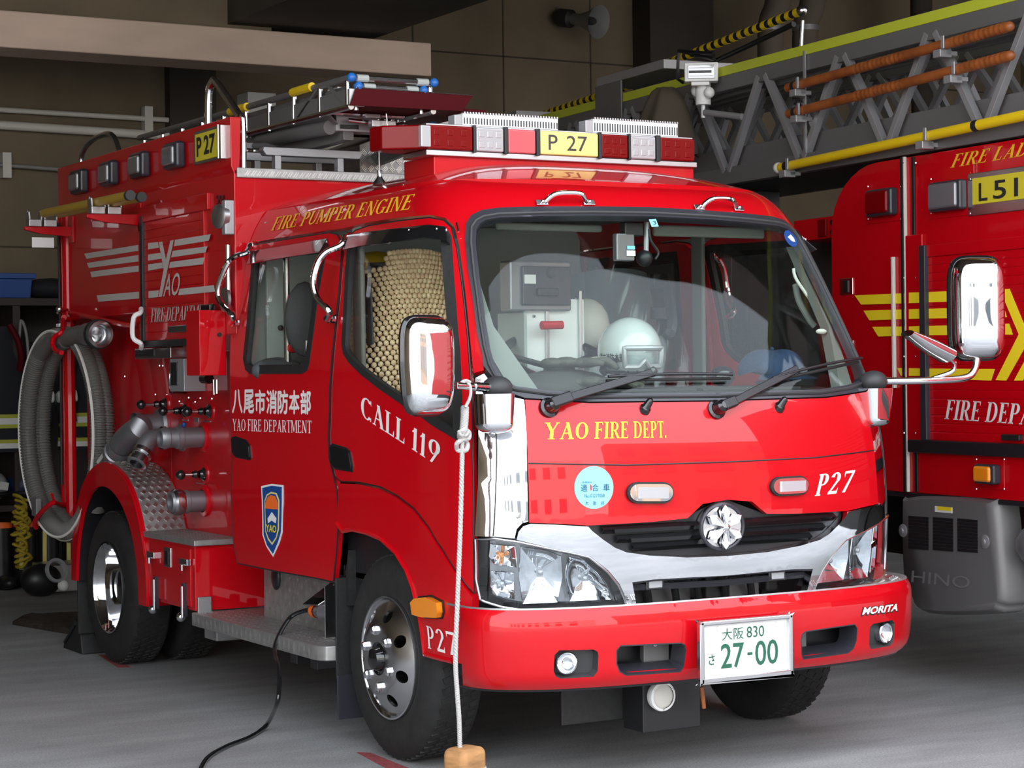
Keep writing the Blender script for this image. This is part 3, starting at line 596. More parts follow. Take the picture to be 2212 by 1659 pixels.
# ---- number plate
a, b, c = at(1511,1343,y=.035), at(1707,1329,y=.045), at(1514,1478,y=.045)
pc = Vector(((a.x+b.x)/2, .04, (a.z+c.z)/2)); pw, ph = (b.x-a.x)/2, (a.z-c.z)/2
npl = empty('number_plate', pc, parent=pump)
box('plate', pc+Vector((-pw*.93, .004, -ph*.92)), pc+Vector((pw*.93, .010, ph*.92)), 'white', npl, .002)
mb = MB(); t = .016
for x0, x1, z0, z1 in ((-pw, pw, ph-t, ph), (-pw, pw, -ph, -ph+t*1.3), (-pw, -pw+t, -ph, ph), (pw-t, pw, -ph, ph)): mb.box(pc+Vector((x0, -.012, z0)), pc+Vector((x1, .014, z1)))
mb.build('plate_frame', 'steel', npl, .005); box('plate_bracket', pc+Vector((-.1, .014, -.05)), pc+Vector((.1, .06, .05)), 'black', npl)
pl = lambda uv, off=0: pc+Vector((uv[0], .004-off, uv[1]))
def plate(nm, t_, x0, x1, z0, z1, **k): letter(nm, t_, pl, (x0*pw, z0*ph), (x1*pw, z0*ph), (x0*pw, z1*ph), 'green', npl, 'sans', lift=.0025, **k)
plate('plate_digits', '27', -.53, -.03, -.58, .22, offset=.012); plate('plate_dash', '-', .04, .15, -.22, -.13, offset=.02); plate('plate_digits', '00', .21, .71, -.58, .22, offset=.008)
plate('plate_region', '大阪', -.50, -.04, .32, .70); plate('plate_class', '830', .03, .41, .34, .70); plate('plate_kana', 'さ', -.79, -.66, -.42, -.08, offset=.01)
for x, z in ((-.58, .72), (.68, .70)): MB().ball(pc+Vector((x*pw, .0, z*ph)), .008, 10, (1, .6, 1)).build('plate_screw', 'white', npl)
# ---------------------------------------------------------------- cab fittings
def A(px, py, **k): return at(px, py, **k)
def bentpipe(name, pts, r, mt, parent, n=5, ends=None):
    o = MB().tube(curve(pts, n), r, 10)
    for p in (ends or []): o.ball(p, r*1.9, 10)
    return o.build(name, mt, parent)
# rain visors over the side windows
for g in (-1, 1):
    for W_, d_, sp in (([(549,545),(600,537),(660,527),(712,518)], .05, (553,572)), ([(757,511),(800,504),(860,497),(930,490),(966,495)], .06, (752,552))):
        q = CAB.px(W_); 
        if g > 0: q = [(-a, b) for a, b in q]
        top = [CAB(p, .009) for p in q]; bot = [CAB((p[0], p[1]-.058), .034+.012*(i in (1, 2, 3))) for i, p in enumerate(q)]; k = len(q)
        mb = MB().add(top+bot, [(i, i+1, k+i+1, k+i) for i in range(k-1)]); mb.add([top[-1], bot[-1], CAB((q[-1][0], q[-1][1]-.058), .006)], [(0, 1, 2)])
        v = mb.build('window_visor', 'gloss_black', pump, thick=.004)
        for i in range(9):
            t = i/8*(k-1)*.999; j = int(t); f = t-j; a = CAB((q[j][0]*(1-f)+q[j+1][0]*f, q[j][1]*(1-f)+q[j+1][1]*f-.010), .013); MB().ball(a, .005, 8).build('visor_screw', 'chrome', v)
        sheet('visor_rail', CAB, [(a, b+.004) for a, b in q]+[(a, b-.018) for a, b in q][::-1], 'steel', v, off=.010, thick=.002, step=None)
# chrome grab rails beside the doors
def side(px, py, lift): p = CAB.hit(px, py); return CAB(CAB.inv(p), lift)
for g in (-1, 1):
    for S in ([(541,529),(532,545),(505,556),(487,578),(471,625),(478,655),(503,683),(499,697)], [(745,511),(737,530),(704,546),(685,572),(677,612),(686,645),(711,672),(706,689)]):
        # rail stands 7 cm off the skin; its ends are bolted to it
        x0 = -.80; pts = []
        for i, (px, py) in enumerate(S):
            p = A(px, py, x=[-.795,-.82,-.87,-.90,-.915,-.91,-.89,-.872][i]); pts.append(Vector((p.x*-g, p.y, p.z)))
        o = MB().tube(curve(pts, 6), .0125, 10)
        for p in (pts[0], pts[-1]): o.cyl(p+Vector((-.004*-g*-1, 0, 0)), p+Vector((.03*-g, 0, 0)) if g > 0 else p+Vector((.03, 0, 0)), .016, 10)
        o.build('grab_rail', 'chrome', pump)
# small chrome handles on the roof front
for S in ((1165,1275,1185,1262,440,421), (1505,1597,1527,1588,450,428)):
    a, b = CAB(CAB.inv(CAB.hit(S[0], S[4])), .006), CAB(CAB.inv(CAB.hit(S[1], S[4]+(3 if S[0] > 1400 else 0))), .006); up = Vector((0, -.02, .03)); d = b-a
    h = MB().tube(curve([a+d*.1, a+d*.14+up*.45, a+d*.26+up*.95, a+d*.5+up*1.08, a+d*.74+up*.95, a+d*.86+up*.45, a+d*.9], 6), .0085, 10).build('roof_handle', 'chrome', pump)
    for p in (a+d*.04, b-d*.04): MB().bar(p-d.normalized()*.022, p+d.normalized()*.022, .022, .006, (0, -.8, .5)).ball(p+Vector((0, -.006, .003)), .008, 8).build('handle_foot', 'steel', h, .002)
# wipers and washer jets
for pv, el, tp, b0, b1 in (((1184,882),(1225,868),(1400,815),(1306,824),(1572,819)), ((1545,886),(1572,876),(1712,806),(1658,826),(1846,783))):
    w_ = empty('wiper', CAB(CAB.inv(CAB.hit(*pv)), .01), parent=pump); c = lambda p, o: CAB(CAB.inv(CAB.hit(*p)), o)
    MB().lathe(c(pv, 0), (0, -1, .35), [(0, .034), (.012, .033), (.016, .024), (.05, .021), (.06, .012), (.062, 0)], 20).build('pivot', 'gloss_black', w_)
    MB().bar(c(pv, .05), c(el, .045), .036, .028, (0, -1, .4)).build('arm_head', 'black', w_, .006)
    MB().bar(c(el, .045), c(tp, .03), .026, .012, (0, -1, .4)).build('arm', 'black', w_, .003)
    MB().tube([c((b0[0]+(b1[0]-b0[0])*i/10, b0[1]+(b1[1]-b0[1])*i/10-3*math.sin(math.pi*i/10)), .032) for i in range(11)], .005, 8).build('blade_frame', 'black', w_)
    MB().tube([c((b0[0]+(b1[0]-b0[0])*i/10, b0[1]+(b1[1]-b0[1])*i/10+3), .014) for i in range(11)], .006, 6).build('blade', 'rubber', w_)
for p in ((1392,884), (1682,880)):
    q = CAB(CAB.inv(CAB.hit(*p)), .004); MB().lathe(q, (.2, -.6, .75), [(-.01, .02), (.006, .019), (.012, .014), (.036, .011), (.042, .006), (.043, 0)], 16).build('washer_jet', 'gloss_black', pump)
# door mirrors
def mirror_left():
    m_ = empty('door_mirror', A(1074, 838, y=.33), parent=pump); b = A(1074, 838, y=.33)
    MB().ball(b, .052, 20, (1, .9, .75)).build('mount_dome', 'charcoal', m_)
    a = A(985, 833, y=.26); MB().cyl(a, b, .012, 14).cyl(a+(b-a)*.42, b, .0155, 14).build('mirror_arm', 'chrome', m_)
    c = A(920, 790, y=.25); hw, hh, dp = .092, .145, .045; R = Matrix.Rotation(.28, 3, 'Z')
    def shell(u, v):
        # rounded rectangular bowl, bulging forward
        s = u*2*math.pi; k = v; e = 5.0; cx = abs(math.cos(s))**(2/e)*(1 if math.cos(s) >= 0 else -1); cz = abs(math.sin(s))**(2/e)*(1 if math.sin(s) >= 0 else -1)
        r = math.sin(k*math.pi/2)**.42 if k > 0 else 0; y = -dp*math.cos(k*math.pi/2)**.75 if k < 1 else 0
        tz = cz*hh*r; tx = cx*hw*r*(1-.10*(tz < 0)*(-tz/hh)); return c+R @ Vector((tx, y-.006*math.cos(tx*9), tz))
    hs = MB().grid(shell, 56, 12).build('mirror_shell', 'chrome', m_, smooth=70, thick=.004)
    rim = [shell(i/56, 1)+R @ Vector((0, .010, 0)) for i in range(56)]; MB().tube(rim, .012, 8, closed=True).build('mirror_rim', 'gloss_black', m_)
    MB().prism([p+R @ Vector((0, .004, 0)) for p in rim], R @ Vector((0, .006, 0))).build('mirror_glass', 'steel', m_)
    # chrome bowl of the corner-view mirror under the mount
    c2 = A(1071, 893, y=.28)
    def sh2(u, v):
        s = u*2*math.pi; e = 4; cx = abs(math.cos(s))**(2/e)*(1 if math.cos(s) >= 0 else -1); cy = abs(math.sin(s))**(2/e)*(1 if math.sin(s) >= 0 else -1)
        zz = .062-.125*v; r = (1-.10*v)*(1 if v < .8 else math.sqrt(max(0, 1-((v-.8)/.2)**2))*.98+.0); return c2+Vector((cx*.056*r, cy*.05*r+.01, zz))
    MB().grid(sh2, 40, 18).build('mirror_bracket', 'chrome', m_, smooth=70, thick=.003)
mirror_left()
def mirror_right():
    m_ = empty('door_mirror', A(1887, 822, y=.33), parent=pump); b = A(1887, 824, y=.33)
    MB().ball(b, .052, 20, (1, .9, .75)).build('mount_dome', 'charcoal', m_)
    P_ = [A(1900, 823, y=.32), A(2000, 822, y=.28), A(2080, 817, y=.26), A(2105, 800, y=.25), A(2112, 762, y=.25)]; MB().tube(curve(P_, 6), .013, 12).build('mirror_arm', 'chrome', m_)
    P2 = [A(2012, 818, y=.28), A(2055, 803, y=.26), A(2062, 785, y=.25), A(2045, 768, y=.24)]; MB().tube(curve(P2, 6), .008, 10).build('bracket_arm', 'chrome', m_)
    c = A(2110, 666, y=.25); hw, hh, dp = .092, .178, .07; R = Matrix.Rotation(-.42, 3, 'Z')
    def shell(u, v):
        s = u*2*math.pi; k = v; e = 5.0; cx = abs(math.cos(s))**(2/e)*(1 if math.cos(s) >= 0 else -1); cz = abs(math.sin(s))**(2/e)*(1 if math.sin(s) >= 0 else -1)
        r = math.sin(k*math.pi/2)**.42 if k > 0 else 0; y = -dp*math.cos(k*math.pi/2)**.75 if k < 1 else 0
        return c+R @ Vector((cx*hw*r, y, cz*hh*r))
    MB().grid(shell, 56, 12).build('mirror_shell', 'chrome', m_, smooth=70, thick=.004)
    rim = [shell(i/56, 1)+R @ Vector((0, .012, 0)) for i in range(56)]; MB().tube(rim, .015, 8, closed=True).build('mirror_rim', 'gloss_black', m_)
    MB().prism([p+R @ Vector((0, .004, 0)) for p in rim], R @ Vector((0, .006, 0))).build('mirror_glass', 'steel', m_)
    a, b2 = A(1960, 720, y=.22), A(2044, 768, y=.24); d = (b2-a); o = MB(); u = Vector((.35, .1, 1)).normalized(); n_ = d.cross(u).normalized()*.05
    def wedge(u_, v_):
        s = v_*2*math.pi; w_ = .012+.016*math.sin(min(1, u_*1.3)*math.pi/2); return a+d*u_+(d.cross(n_)).normalized()*w_*math.sin(s)+n_.normalized()*(.03+.02*u_)*math.cos(s)
    o.grid(wedge, 14, 24); o.add([wedge(0, i/24) for i in range(24)], [tuple(range(24))]); o.add([wedge(1, i/24) for i in range(24)], [tuple(range(24))]); o.build('kerb_mirror', 'chrome', m_, smooth=50)
    c2 = A(1889, 875, y=.30)
    def sh2(u, v):
        s = u*2*math.pi; e = 4; cx = abs(math.cos(s))**(2/e)*(1 if math.cos(s) >= 0 else -1); cy = abs(math.sin(s))**(2/e)*(1 if math.sin(s) >= 0 else -1)
        zz = .06-.135*v; r = (1-.25*v)*(1 if v < .85 else math.sqrt(max(0, 1-((v-.85)/.15)**2))); return c2+Vector((cx*.056*r, cy*.05*r, zz))
    MB().grid(sh2, 40, 18).build('mirror_bracket', 'chrome', m_, smooth=70, thick=.003)
mirror_right()
# aerial, pennant bracket by the windscreen corner
q = A(820, 396, y=1.75); MB().lathe(q-Vector((0, 0, .01)), (0, 0, 1), [(0, .03), (.012, .026), (.03, .012), (.04, .009), (.06, .009), (.062, .004), (.14, .0035), (.145, .006), (.16, .003), (.16, 0)], 14).build('aerial', 'steel', pump)
tube('rain_gutter_pin', [CAB(CAB.inv(CAB.hit(988, 486)), .012), CAB(CAB.inv(CAB.hit(993, 508)), .02)], .004, 'chrome', pump)
# ---------------------------------------------------------------- light bar on its pedestal
lb = empty('light_bar', (0, 1.2, 2.1), parent=pump)
MB().prism([(-.563, 1.157, 2.04), (.565, 1.157, 2.04), (.565, 1.157, 2.112), (-.563, 1.157, 2.112)], (0, .24, 0)).build('pedestal', 'paint', pump, .004)
YB, YT = 1.13, 1.34; bx0 = A(924, 320, y=YB).x; zb, zt = A(1228, 336, y=YB).z, A(1228, 285, y=YB).z
xs = [A(p, 310, y=YB).x for p in (924, 1022, 1029, 1089, 1098, 1158, 1167, 1293, 1300, 1357, 1363, 1417, 1427, 1500)]
box('light_bar_base', (xs[0], YB+.01, zb-.022), (xs[-1]+.02, YT-.01, zb), 'alu', lb, .004); box('light_bar_top', (xs[0], YB+.01, zt-.002), (xs[-1], YT, zt+.006), 'alu', lb, .003)
box('mount_foot', (-.45, 1.19, 2.11), (-.36, 1.3, zb-.02), 'steel', lb); box('mount_foot', (.36, 1.19, 2.11), (.45, 1.3, zb-.02), 'steel', lb)
for i, mt in enumerate(('redlens', 'clearlens', 'pinklens', 'plateyellow', 'redlens', 'clearlens', 'redlens')):
    a, b = xs[2*i], xs[2*i+1]; m_ = MB().box((a, YB, zb), (b, YT, zt)).build('lamp_section', mt, lb, .006)
    if i != 3 and mt != 'pinklens':
        g_ = MB()
        for r_ in range(2):
            for c_ in range(3): 
                xx = a+(b-a)*(.2+.3*c_); zz = zb+(zt-zb)*(.28+.44*r_); g_.box((xx-.012, YB-.002, zz-.012), (xx+.012, YB+.004, zz+.012))
        g_.build('lens_facets', mt, m_, .003)
    if i < 6: box('divider', (b+.001, YB-.004, zb-.006), (xs[2*i+2]-.001, YT, zt+.006), 'black', lb, .002)
for g, xe in ((-1, xs[0]), (1, xs[-1])):
    w_ = .135 if g < 0 else .05
    e = MB().prism([(xe, YB, zb), (xe+g*w_, YB+.10, zb), (xe+g*(w_+.01), YT-.03, zb), (xe, YT, zb)], (0, 0, zt-zb)).build('end_lens', 'redlens', lb, .008)
box('clear_corner', (xs[0]-.028, YB-.004, zb+.006), (xs[0]+.012, YB+.02, zt-.004), 'clearlens', lb, .004)
plq = lambda uv, off=0: Vector((uv[0], YB-off, uv[1]))
a, b = xs[6], xs[7]; h = zt-zb
for t_, x0, x1 in (('P', .14, .29), ('27', .45, .80)): letter('light_bar_lettering', t_, plq, (a+(b-a)*x0, zb+h*.20), (a+(b-a)*x1, zb+h*.20), (a+(b-a)*x0, zb+h*.84), 'charcoal', lb, 'sans', lift=.002)
for pa, pb, yy in (((986,263),(1206,277),1.24), ((1268,275),(1465,292),1.24)):
    p0, p1 = A(pa[0]+14, pa[1], y=yy), A(pb[0], pb[1]-2, y=yy); z0, z1 = zt+.008, p0.z+.030
    z1 = A(pa[0]+14, pa[1]-19, y=yy).z; s = empty('scene_light', (p0.x, yy, z0), parent=lb)
    gm = MB().box((p0.x, yy, z0), (p1.x, yy+.07, z1)).build('guard', 'white', s, .003); slot = MB(); fin = MB(); fin2 = MB(); n_ = 34
    for i in range(n_):
        x = p0.x+(p1.x-p0.x)*(i+.5)/n_; slot.box((x-.0022, yy-.0015, z0+.016), (x+.0022, yy+.004, z1-.016)); fin.box((x-.003, yy-.004, z1-.002), (x+.003, yy+.02, z1+.005)); fin2.box((x-.003, yy-.004, z0-.003), (x+.003, yy+.02, z0+.003))
    slot.build('slots', 'charcoal', gm, smooth=0); fin.build('top_fins', 'alu', gm, smooth=0); fin2.build('bottom_fins', 'alu', gm, smooth=0); box('end_cap', (p0.x-.03, yy+.008, z0+.004), (p0.x, yy+.06, z1-.006), 'clearlens', s, .003)
# ---------------------------------------------------------------- wheels
def wheel(name, xf, y, g, kind, w_=.205, parent=pump):
    R_ = .355; c = Vector((xf, y, R_)); e = empty(name, (xf, y, 0), parent=parent); ax = (g, 0, 0)
    MB().lathe(c, ax, [(-w_+.02, .215), (-w_, .26), (-w_+.012, .325), (-w_+.03, .350), (-.04, .352), (-.022, .345), (-.004, .318), (.004, .285), (.002, .24), (-.008, .212), (-.03, .205)], 72).build('tyre', 'tyre', e, smooth=50)
    t = MB()
    for i in range(60):
        for j in range(4):
            a = 2*math.pi*(i+.5*(j % 2))/60; x = c.x-g*(.045+j*.036); dv = Vector((0, math.cos(a), math.sin(a))); tv = Vector((0, -math.sin(a), math.cos(a))); p = Vector((x, y, R_))+dv*.351
            t.bar(p-Vector((g*.014, 0, 0))-tv*.006, p+Vector((g*.014, 0, 0))+tv*.006, .020, .007, dv)
    t.build('tread_blocks', 'tyre', e, smooth=0)
    MB().lathe(c, ax, [(-.03, .203), (-.002, .213), (.004, .212), (.004, .206), (-.010, .198), (-.03, .192)], 64).build('rim_lip', 'chrome', e, smooth=50)
    if kind == 'front':
        def prof(r): return (.030 if r < .118 else .030-.045*((r-.118)/.075)**1.3)
        cir = lambda r, n, o=(0, 0): [(o[0]+r*math.cos(2*math.pi*i/n), o[1]+r*math.sin(2*math.pi*i/n)) for i in range(n)]
        hol = [cir(.021, 14, (.150*math.cos(i*math.pi/4+.3), .150*math.sin(i*math.pi/4+.3))) for i in range(8)]+[cir(.058, 24)]
        V, F = fill2d(cir(.196, 64), hol, (.018, .018)); d = MB().add([c+Vector((g*prof(math.hypot(*v)), v[0], v[1])) for v in V], F).build('wheel_disc', 'steel', e, smooth=50, thick=.01)
        MB().cyl(c-Vector((g*.06, 0, 0)), c-Vector((g*.05, 0, 0)), .19, 32).build('brake_drum', 'black', e)
        MB().lathe(c, ax, [(-.04, .062), (.03, .062), (.034, .056), (.036, .045), (.062, .036), (.068, .02), (.07, 0)], 28).build('hub', 'gloss_black', e)
        for i in range(6):
            a = i*math.pi/3+.35; p = c+Vector((g*.028, .098*math.cos(a), .098*math.sin(a))); MB().lathe(p, ax, [(0, .021), (.006, .021), (.008, .0175), (.022, .017), (.028, .012), (.029, 0)], 6).build('wheel_nut', 'chrome', e, smooth=20)
    else:
        MB().lathe(c, ax, [(-.004, .205), (-.012, .196), (-.05, .186), (-.115, .176), (-.13, .168), (-.136, .12), (-.12, .10), (-.11, .085)], 64).build('wheel_dish', 'chrome', e, smooth=40)
        MB().lathe(c, ax, [(-.12, .09), (-.06, .08), (-.05, .06), (-.05, 0)], 28).build('hub', 'gloss_black', e)
        for i in range(6): a = i*math.pi/3; p = c+Vector((-g*.132, .118*math.cos(a), .118*math.sin(a))); MB().lathe(p, ax, [(0, .018), (.03, .017), (.034, 0)], 6).build('wheel_nut', 'chrome', e, smooth=20)
    return e
YF, YRW = 1.0, 3.848
for g in (-1, 1):
    wheel('front_wheel', g*.846, YF, g, 'front'); wheel('rear_wheel', g*.890, YRW, g, 'rear'); wheel('inner_rear_wheel', g*.63, YRW, g, 'rear')
MB().cyl((-.64, YF, .34), (.64, YF, .34), .05).build('front_axle', 'black', pump); MB().cyl((-.5, YRW, .355), (.5, YRW, .355), .07).build('rear_axle', 'black', pump)
for g in (-1, 1): box('chassis_rail', (g*.42, .45, .42), (g*.34, 4.6, .58), 'black', pump)
box('gearbox', (-.3, .7, .30), (.3, 2.3, .56), 'black', pump, .03); box('exhaust_box', (-.30, 2.5, .26), (.1, 3.2, .44), 'greymetal', pump, .03)
for y0 in (1.55, 1.75): box('under_bracket', (-.62, y0+.55, .16), (-.2, y0+.62, .20), 'bandgrey', pump); box('under_strut', (-.55, y0+.57, .18), (-.51, y0+.60, .36), 'greymetal', pump)
box('front_spoiler', (-.50, .42, .17), (-.26, .43, .33), 'rubber', pump); box('speaker_bracket', (-.26, .30, .14), (-.03, .42, .33), 'black', pump)
sp = A(1430, 1504, y=.28); se = empty('road_speaker', sp, parent=pump); MB().lathe(sp, (0, -1, 0), [(-.06, .03), (-.02, .046), (.0, .050), (.008, .048), (.010, .040)], 36).build('speaker_rim', 'white', se); MB().lathe(sp, (0, -1, 0), [(.004, .040), (.008, .03), (.009, 0)], 36).build('speaker_grille', 'pipe', se)
for i in range(3): MB().ball(sp+Vector((.043*math.cos(i*2.1+.5), -.008, .043*math.sin(i*2.1+.5))), .004, 6).build('screw', 'steel', se)
tube('tow_pin', [A(1516, 1484, y=.24), A(1521, 1530, y=.24)], .007, 'handle_wood', pump)
for g in (-1, 1):
    box('mud_flap', (g*.87, 1.374, .235), (g*.64, 1.384, .60), 'rubber', pump, .003); box('mud_flap_plate', (g*.87, 1.368, .09), (g*.64, 1.376, .25), 'bandgrey', pump, .003)
# ---------------------------------------------------------------- body behind the cab
XB = .835; YB0, YB1 = 2.365, 4.65; ZD = 2.165
body = MB().box((-XB+.02, YB0, .62), (XB-.02, YB1, ZD)).build('body_core', 'paint', pump) if False else None
MB().prism([(-.84, YB0, 1.50), (-.72, YB0, 1.44), (-.72, YB0, .60), (.72, YB0, .60), (.72, YB0, 1.44), (.84, YB0, 1.50), (.84, YB0, ZD), (-.84, YB0, ZD)], (0, 3.45-YB0, 0)).build('body', 'paint', pump, .006)
MB().prism([(-.84, 3.45, 1.62), (-.72, 3.45, 1.56), (-.72, 3.45, .60), (.72, 3.45, .60), (.72, 3.45, 1.56), (.84, 3.45, 1.62), (.84, 3.45, ZD), (-.84, 3.45, ZD)], (0, YB1-3.45, 0)).build('rear_body', 'paint', pump, .006)
MB().tube(curve([(-.835, 4.62, 1.66), (-.835, 4.3, 1.63), (-.835, 3.85, 1.585), (-.835, 3.6, 1.57), (-.835, 3.5, 1.62)], 6), .014, 8).build('panel_edge', 'paint', pump)
for y in (4.56, 4.63): tube('rear_post', [(-.835, y, .55), (-.835, y, 2.16)], .028, 'paint', pump); tube('rear_post', [(.835, y, .55), (.835, y, 2.16)], .028, 'paint', pump)
tube('post_cable', [(-.87, 4.595, .8), (-.868, 4.595, 1.5), (-.87, 4.595, 2.1)], .006, 'rubber', pump)
dk = box('deck_edge', (-.83, YB0-.012, ZD-.035), (.83, YB0+.06, ZD+.006), 'tread', pump, .004); b_ = MB()
for i in range(60):
    x = -.80+1.6*i/60
    for k in range(2): b_.bar((x+.010*k, YB0-.014, ZD-.028), (x+.016+.010*k, YB0-.014, ZD-.006), .003, .004, (0, -1, 0))
b_.build('tread_pattern', 'treadbar', dk, smooth=0)
# side sign panels above the deck, tapered under
for g in (-1, 1):
    s_ = MB().prism([(g*.815, YB0, 2.14), (g*.838, YB0, 2.145), (g*.851, YB0, 2.175), (g*.853, YB0, 2.375), (g*.805, YB0, 2.375)], (0, YB1-YB0, 0)).build('sign_panel', 'paint', pump, .004)
    for i, yy in enumerate((4.242, 3.80, 3.381, 2.947)):
        f_ = box('side_lamp', (g*.850, yy-.085, 2.215), (g*.900, yy+.085, 2.33), 'bandgrey', s_, .016); box('lens', (g*.888, yy-.062, 2.23), (g*.912, yy+.066, 2.312), 'lampgrey', f_, .012)
    f_ = box('number_frame', (g*.850, 2.40, 2.208), (g*.880, 2.70, 2.345), 'steel', s_, .002); box('number_plate', (g*.878, 2.425, 2.220), (g*.884, 2.675, 2.332), 'signyellow', f_, .001); tube('number_rail', [(g*.888, 2.408, 2.21), (g*.888, 2.408, 2.345)], .005, 'chrome', f_)
    sf = (lambda g: lambda uv, off=0: Vector((g*(.884+off), uv[0], uv[1])))(g)
    if g < 0: letter('number_lettering', 'P', sf, (2.655, 2.238), (2.60, 2.238), (2.655, 2.318), 'ink', f_, 'sans', lift=.0015, offset=.03); letter('number_lettering', '27', sf, (2.575, 2.238), (2.45, 2.238), (2.575, 2.318), 'ink', f_, 'sans', lift=.0015, offset=.03)
# roller shutter with slats, logo stripes
sh = empty('roller_shutter', (-.84, 3.0, 1.49), parent=pump); y0, y1, z0, z1 = 2.70, 3.42, 1.492, 2.02
MB().grid(lambda u, v: Vector((-.842+.003*(round(v*140) % 10 == 0), y0+(y1-y0)*u, z0+(z1-z0)*v)), 2, 140).build('shutter_slats', 'paint', sh, thick=.006, smooth=25)
box('shutter_rail', (-.860, y1-.012, z0-.02), (-.838, y1+.022, z1+.03), 'black', sh, .003); box('shutter_edge', (-.852, y1+.022, z0-.02), (-.838, y1+.06, z1+.03), 'paint', sh, .003); box('shutter_rail', (-.85, y0-.02, z0-.02), (-.838, y0, z1+.02), 'paint', sh, .003)
box('shutter_sill', (-.862, y0-.02, z0-.030), (-.838, y1+.02, z0), 'black', sh, .003); box('shutter_hood', (-.856, 2.62, z1), (-.838, y1+.04, z1+.07), 'paint', sh, .004)
hb = box('shutter_handle', (-.858, 2.86, 1.520), (-.846, 3.10, 1.552), 'chrome', sh, .006)
XL = lambda uv, off=0: Vector((-.845-off, uv[0], uv[1]))
def Ly(px, py, x=-.845): p = A(px, py, x=x); return (p.y, p.z)
def decal(nm, q, mt, parent, x=-.845): q = [Ly(a, b, x) for a, b in q]; V, F = fill2d(dense(q, 3)); return MB().add([Vector((x, *v)) for v in V], F).build(nm, mt, parent, smooth=0, thick=.001, off=0)
lg = empty('wing_emblem', (-.845, 3.3, 1.8), parent=pump)
for q in ([(182,548),(311,527),(311,540),(187,559)], [(188,568),(311,549),(311,563),(192,579)], [(195,587),(311,572),(311,585),(198,599)], [(209,638),(311,629),(311,644),(212,652)],
          [(320,525),(341,523),(343,535),(320,539)], [(320,550),(346,546),(349,559),(320,563)], [(320,571),(350,567),(352,579),(320,585)], [(321,629),(343,627),(341,642),(321,644)],
          [(378,518),(455,506),(451,520),(376,532)], [(373,542),(448,532),(444,545),(370,556)], [(368,566),(442,556),(438,571),(365,579)], [(388,624),(462,616),(464,630),(385,638)],
          [(343,523),(350,522),(358.4,562),(368,520),(375,518.5),(349,641),(342.5,642),(353.7,582)]):
    decal('emblem_stripe', q, 'silverletter', lg, -.850 if q[0][0] > 312 else -.8425)
letter('emblem_lettering', 'AO', XL, Ly(355, 641), Ly(388, 638), Ly(361, 592), 'silverletter', lg, 'sans', lift=.006, offset=.01)
letter('shutter_lettering', 'FIRE DEPARTMENT', XL, Ly(328, 696), Ly(460, 688), Ly(331, 666), 'silverletter', sh, lift=.006, T=.2)
# siren louvre and work lamp at the front corner
lv = MB()
for i in range(7):
    for j in range(3): lp_ = A(470+7*j+3.5*(i % 2), 426+8.5*i, x=-.8405); lv.cyl(lp_, lp_-Vector((.003, 0, 0)), .009, 6)
lv.build('louvre_holes', 'black', pump)
wl = empty('work_lamp', (-.87, 2.44, 1.95), parent=pump); box('lamp_body', (-.88, 2.366, 1.90), (-.838, 2.405, 2.04), 'silver', wl, .006); MB().lathe((-.88, 2.405, 1.975), (-1, -.2, 0), [(-.01, .05), (.015, .05), (.022, .04), (.024, 0)], 28).build('lamp_lens', 'alu', wl)
tube('hinge_bar', [(-.86, 2.39, 1.60), (-.86, 2.39, 1.86)], .011, 'chrome', pump); MB().lathe((-.86, 2.41, 1.64), (-1, 0, 0), [(0, .05), (.012, .05), (.018, .03), (.018, 0)], 24).build('turn_latch', 'alu', pump)
# red locker box that stands out from the side, white folding handle
rb = box('locker_box', (-.955, 2.47, 1.335), (-.84, 2.62, 1.60), 'paint', pump, .003); MB().cyl((-.87, 2.47, 1.50), (-.87, 2.462, 1.50), .009, 12).build('box_lock', 'black', rb); box('box_latch', (-.90, 2.50, 1.60), (-.87, 2.60, 1.625), 'gloss_black', rb, .004)
gh = MB().tube(curve([A(305, 667, x=-.87), A(303, 676, x=-.89), A(289, 686, x=-.92), A(287, 728, x=-.92), A(304, 742, x=-.89), A(305, 752, x=-.87)], 4), .011, 8).build('grab_handle', 'white', pump)
# brackets that carry the hook poles
for pl_, pp in (((54,489),(155,500)), ((188,462),(300,466))):
    yy = A(*pp, x=-.85).y; a = A(*pl_, y=yy); b = Vector((-.84, yy, a.z-.005)); br = empty('pole_bracket', b, parent=pump)
    MB().prism([a, b+Vector((0, 0, .010)), b+Vector((0, 0, -.040)), a+Vector((.08, 0, -.034)), a+Vector((0, 0, -.016))], (0, .03, 0)).build('bracket_arm', 'paint', br, .003); box('bracket_plate', b+Vector((-.012, -.02, -.07)), b+Vector((0, .05, .06)), 'paint', br, .003)
    for k, dx in enumerate((.05, .125)):
        c = a+Vector((dx, .015, .045)); cl = MB().box(c+Vector((-.034, -.03, -.045)), c+Vector((.030, .03, -.010))).build('pole_clamp', 'alu', br, .004)
        for s in (-1, 1): MB().bar(c+Vector((s*.028, 0, -.02)), c+Vector((s*.032, 0, .025)), .05, .007, (1, 0, 0)).ball(c+Vector((s*.032, 0, .027)), .008, 8).build('clamp_jaw', 'alu', cl)
    if pl_[0] < 100: box('reflector', (a.x+.04, yy+.02, a.z-.10), (a.x+.15, yy+.028, a.z-.05), 'white', br, .002); PXR = a.x; PZR = a.z
    else: PXF = a.x; PZF = a.z; PYF = yy
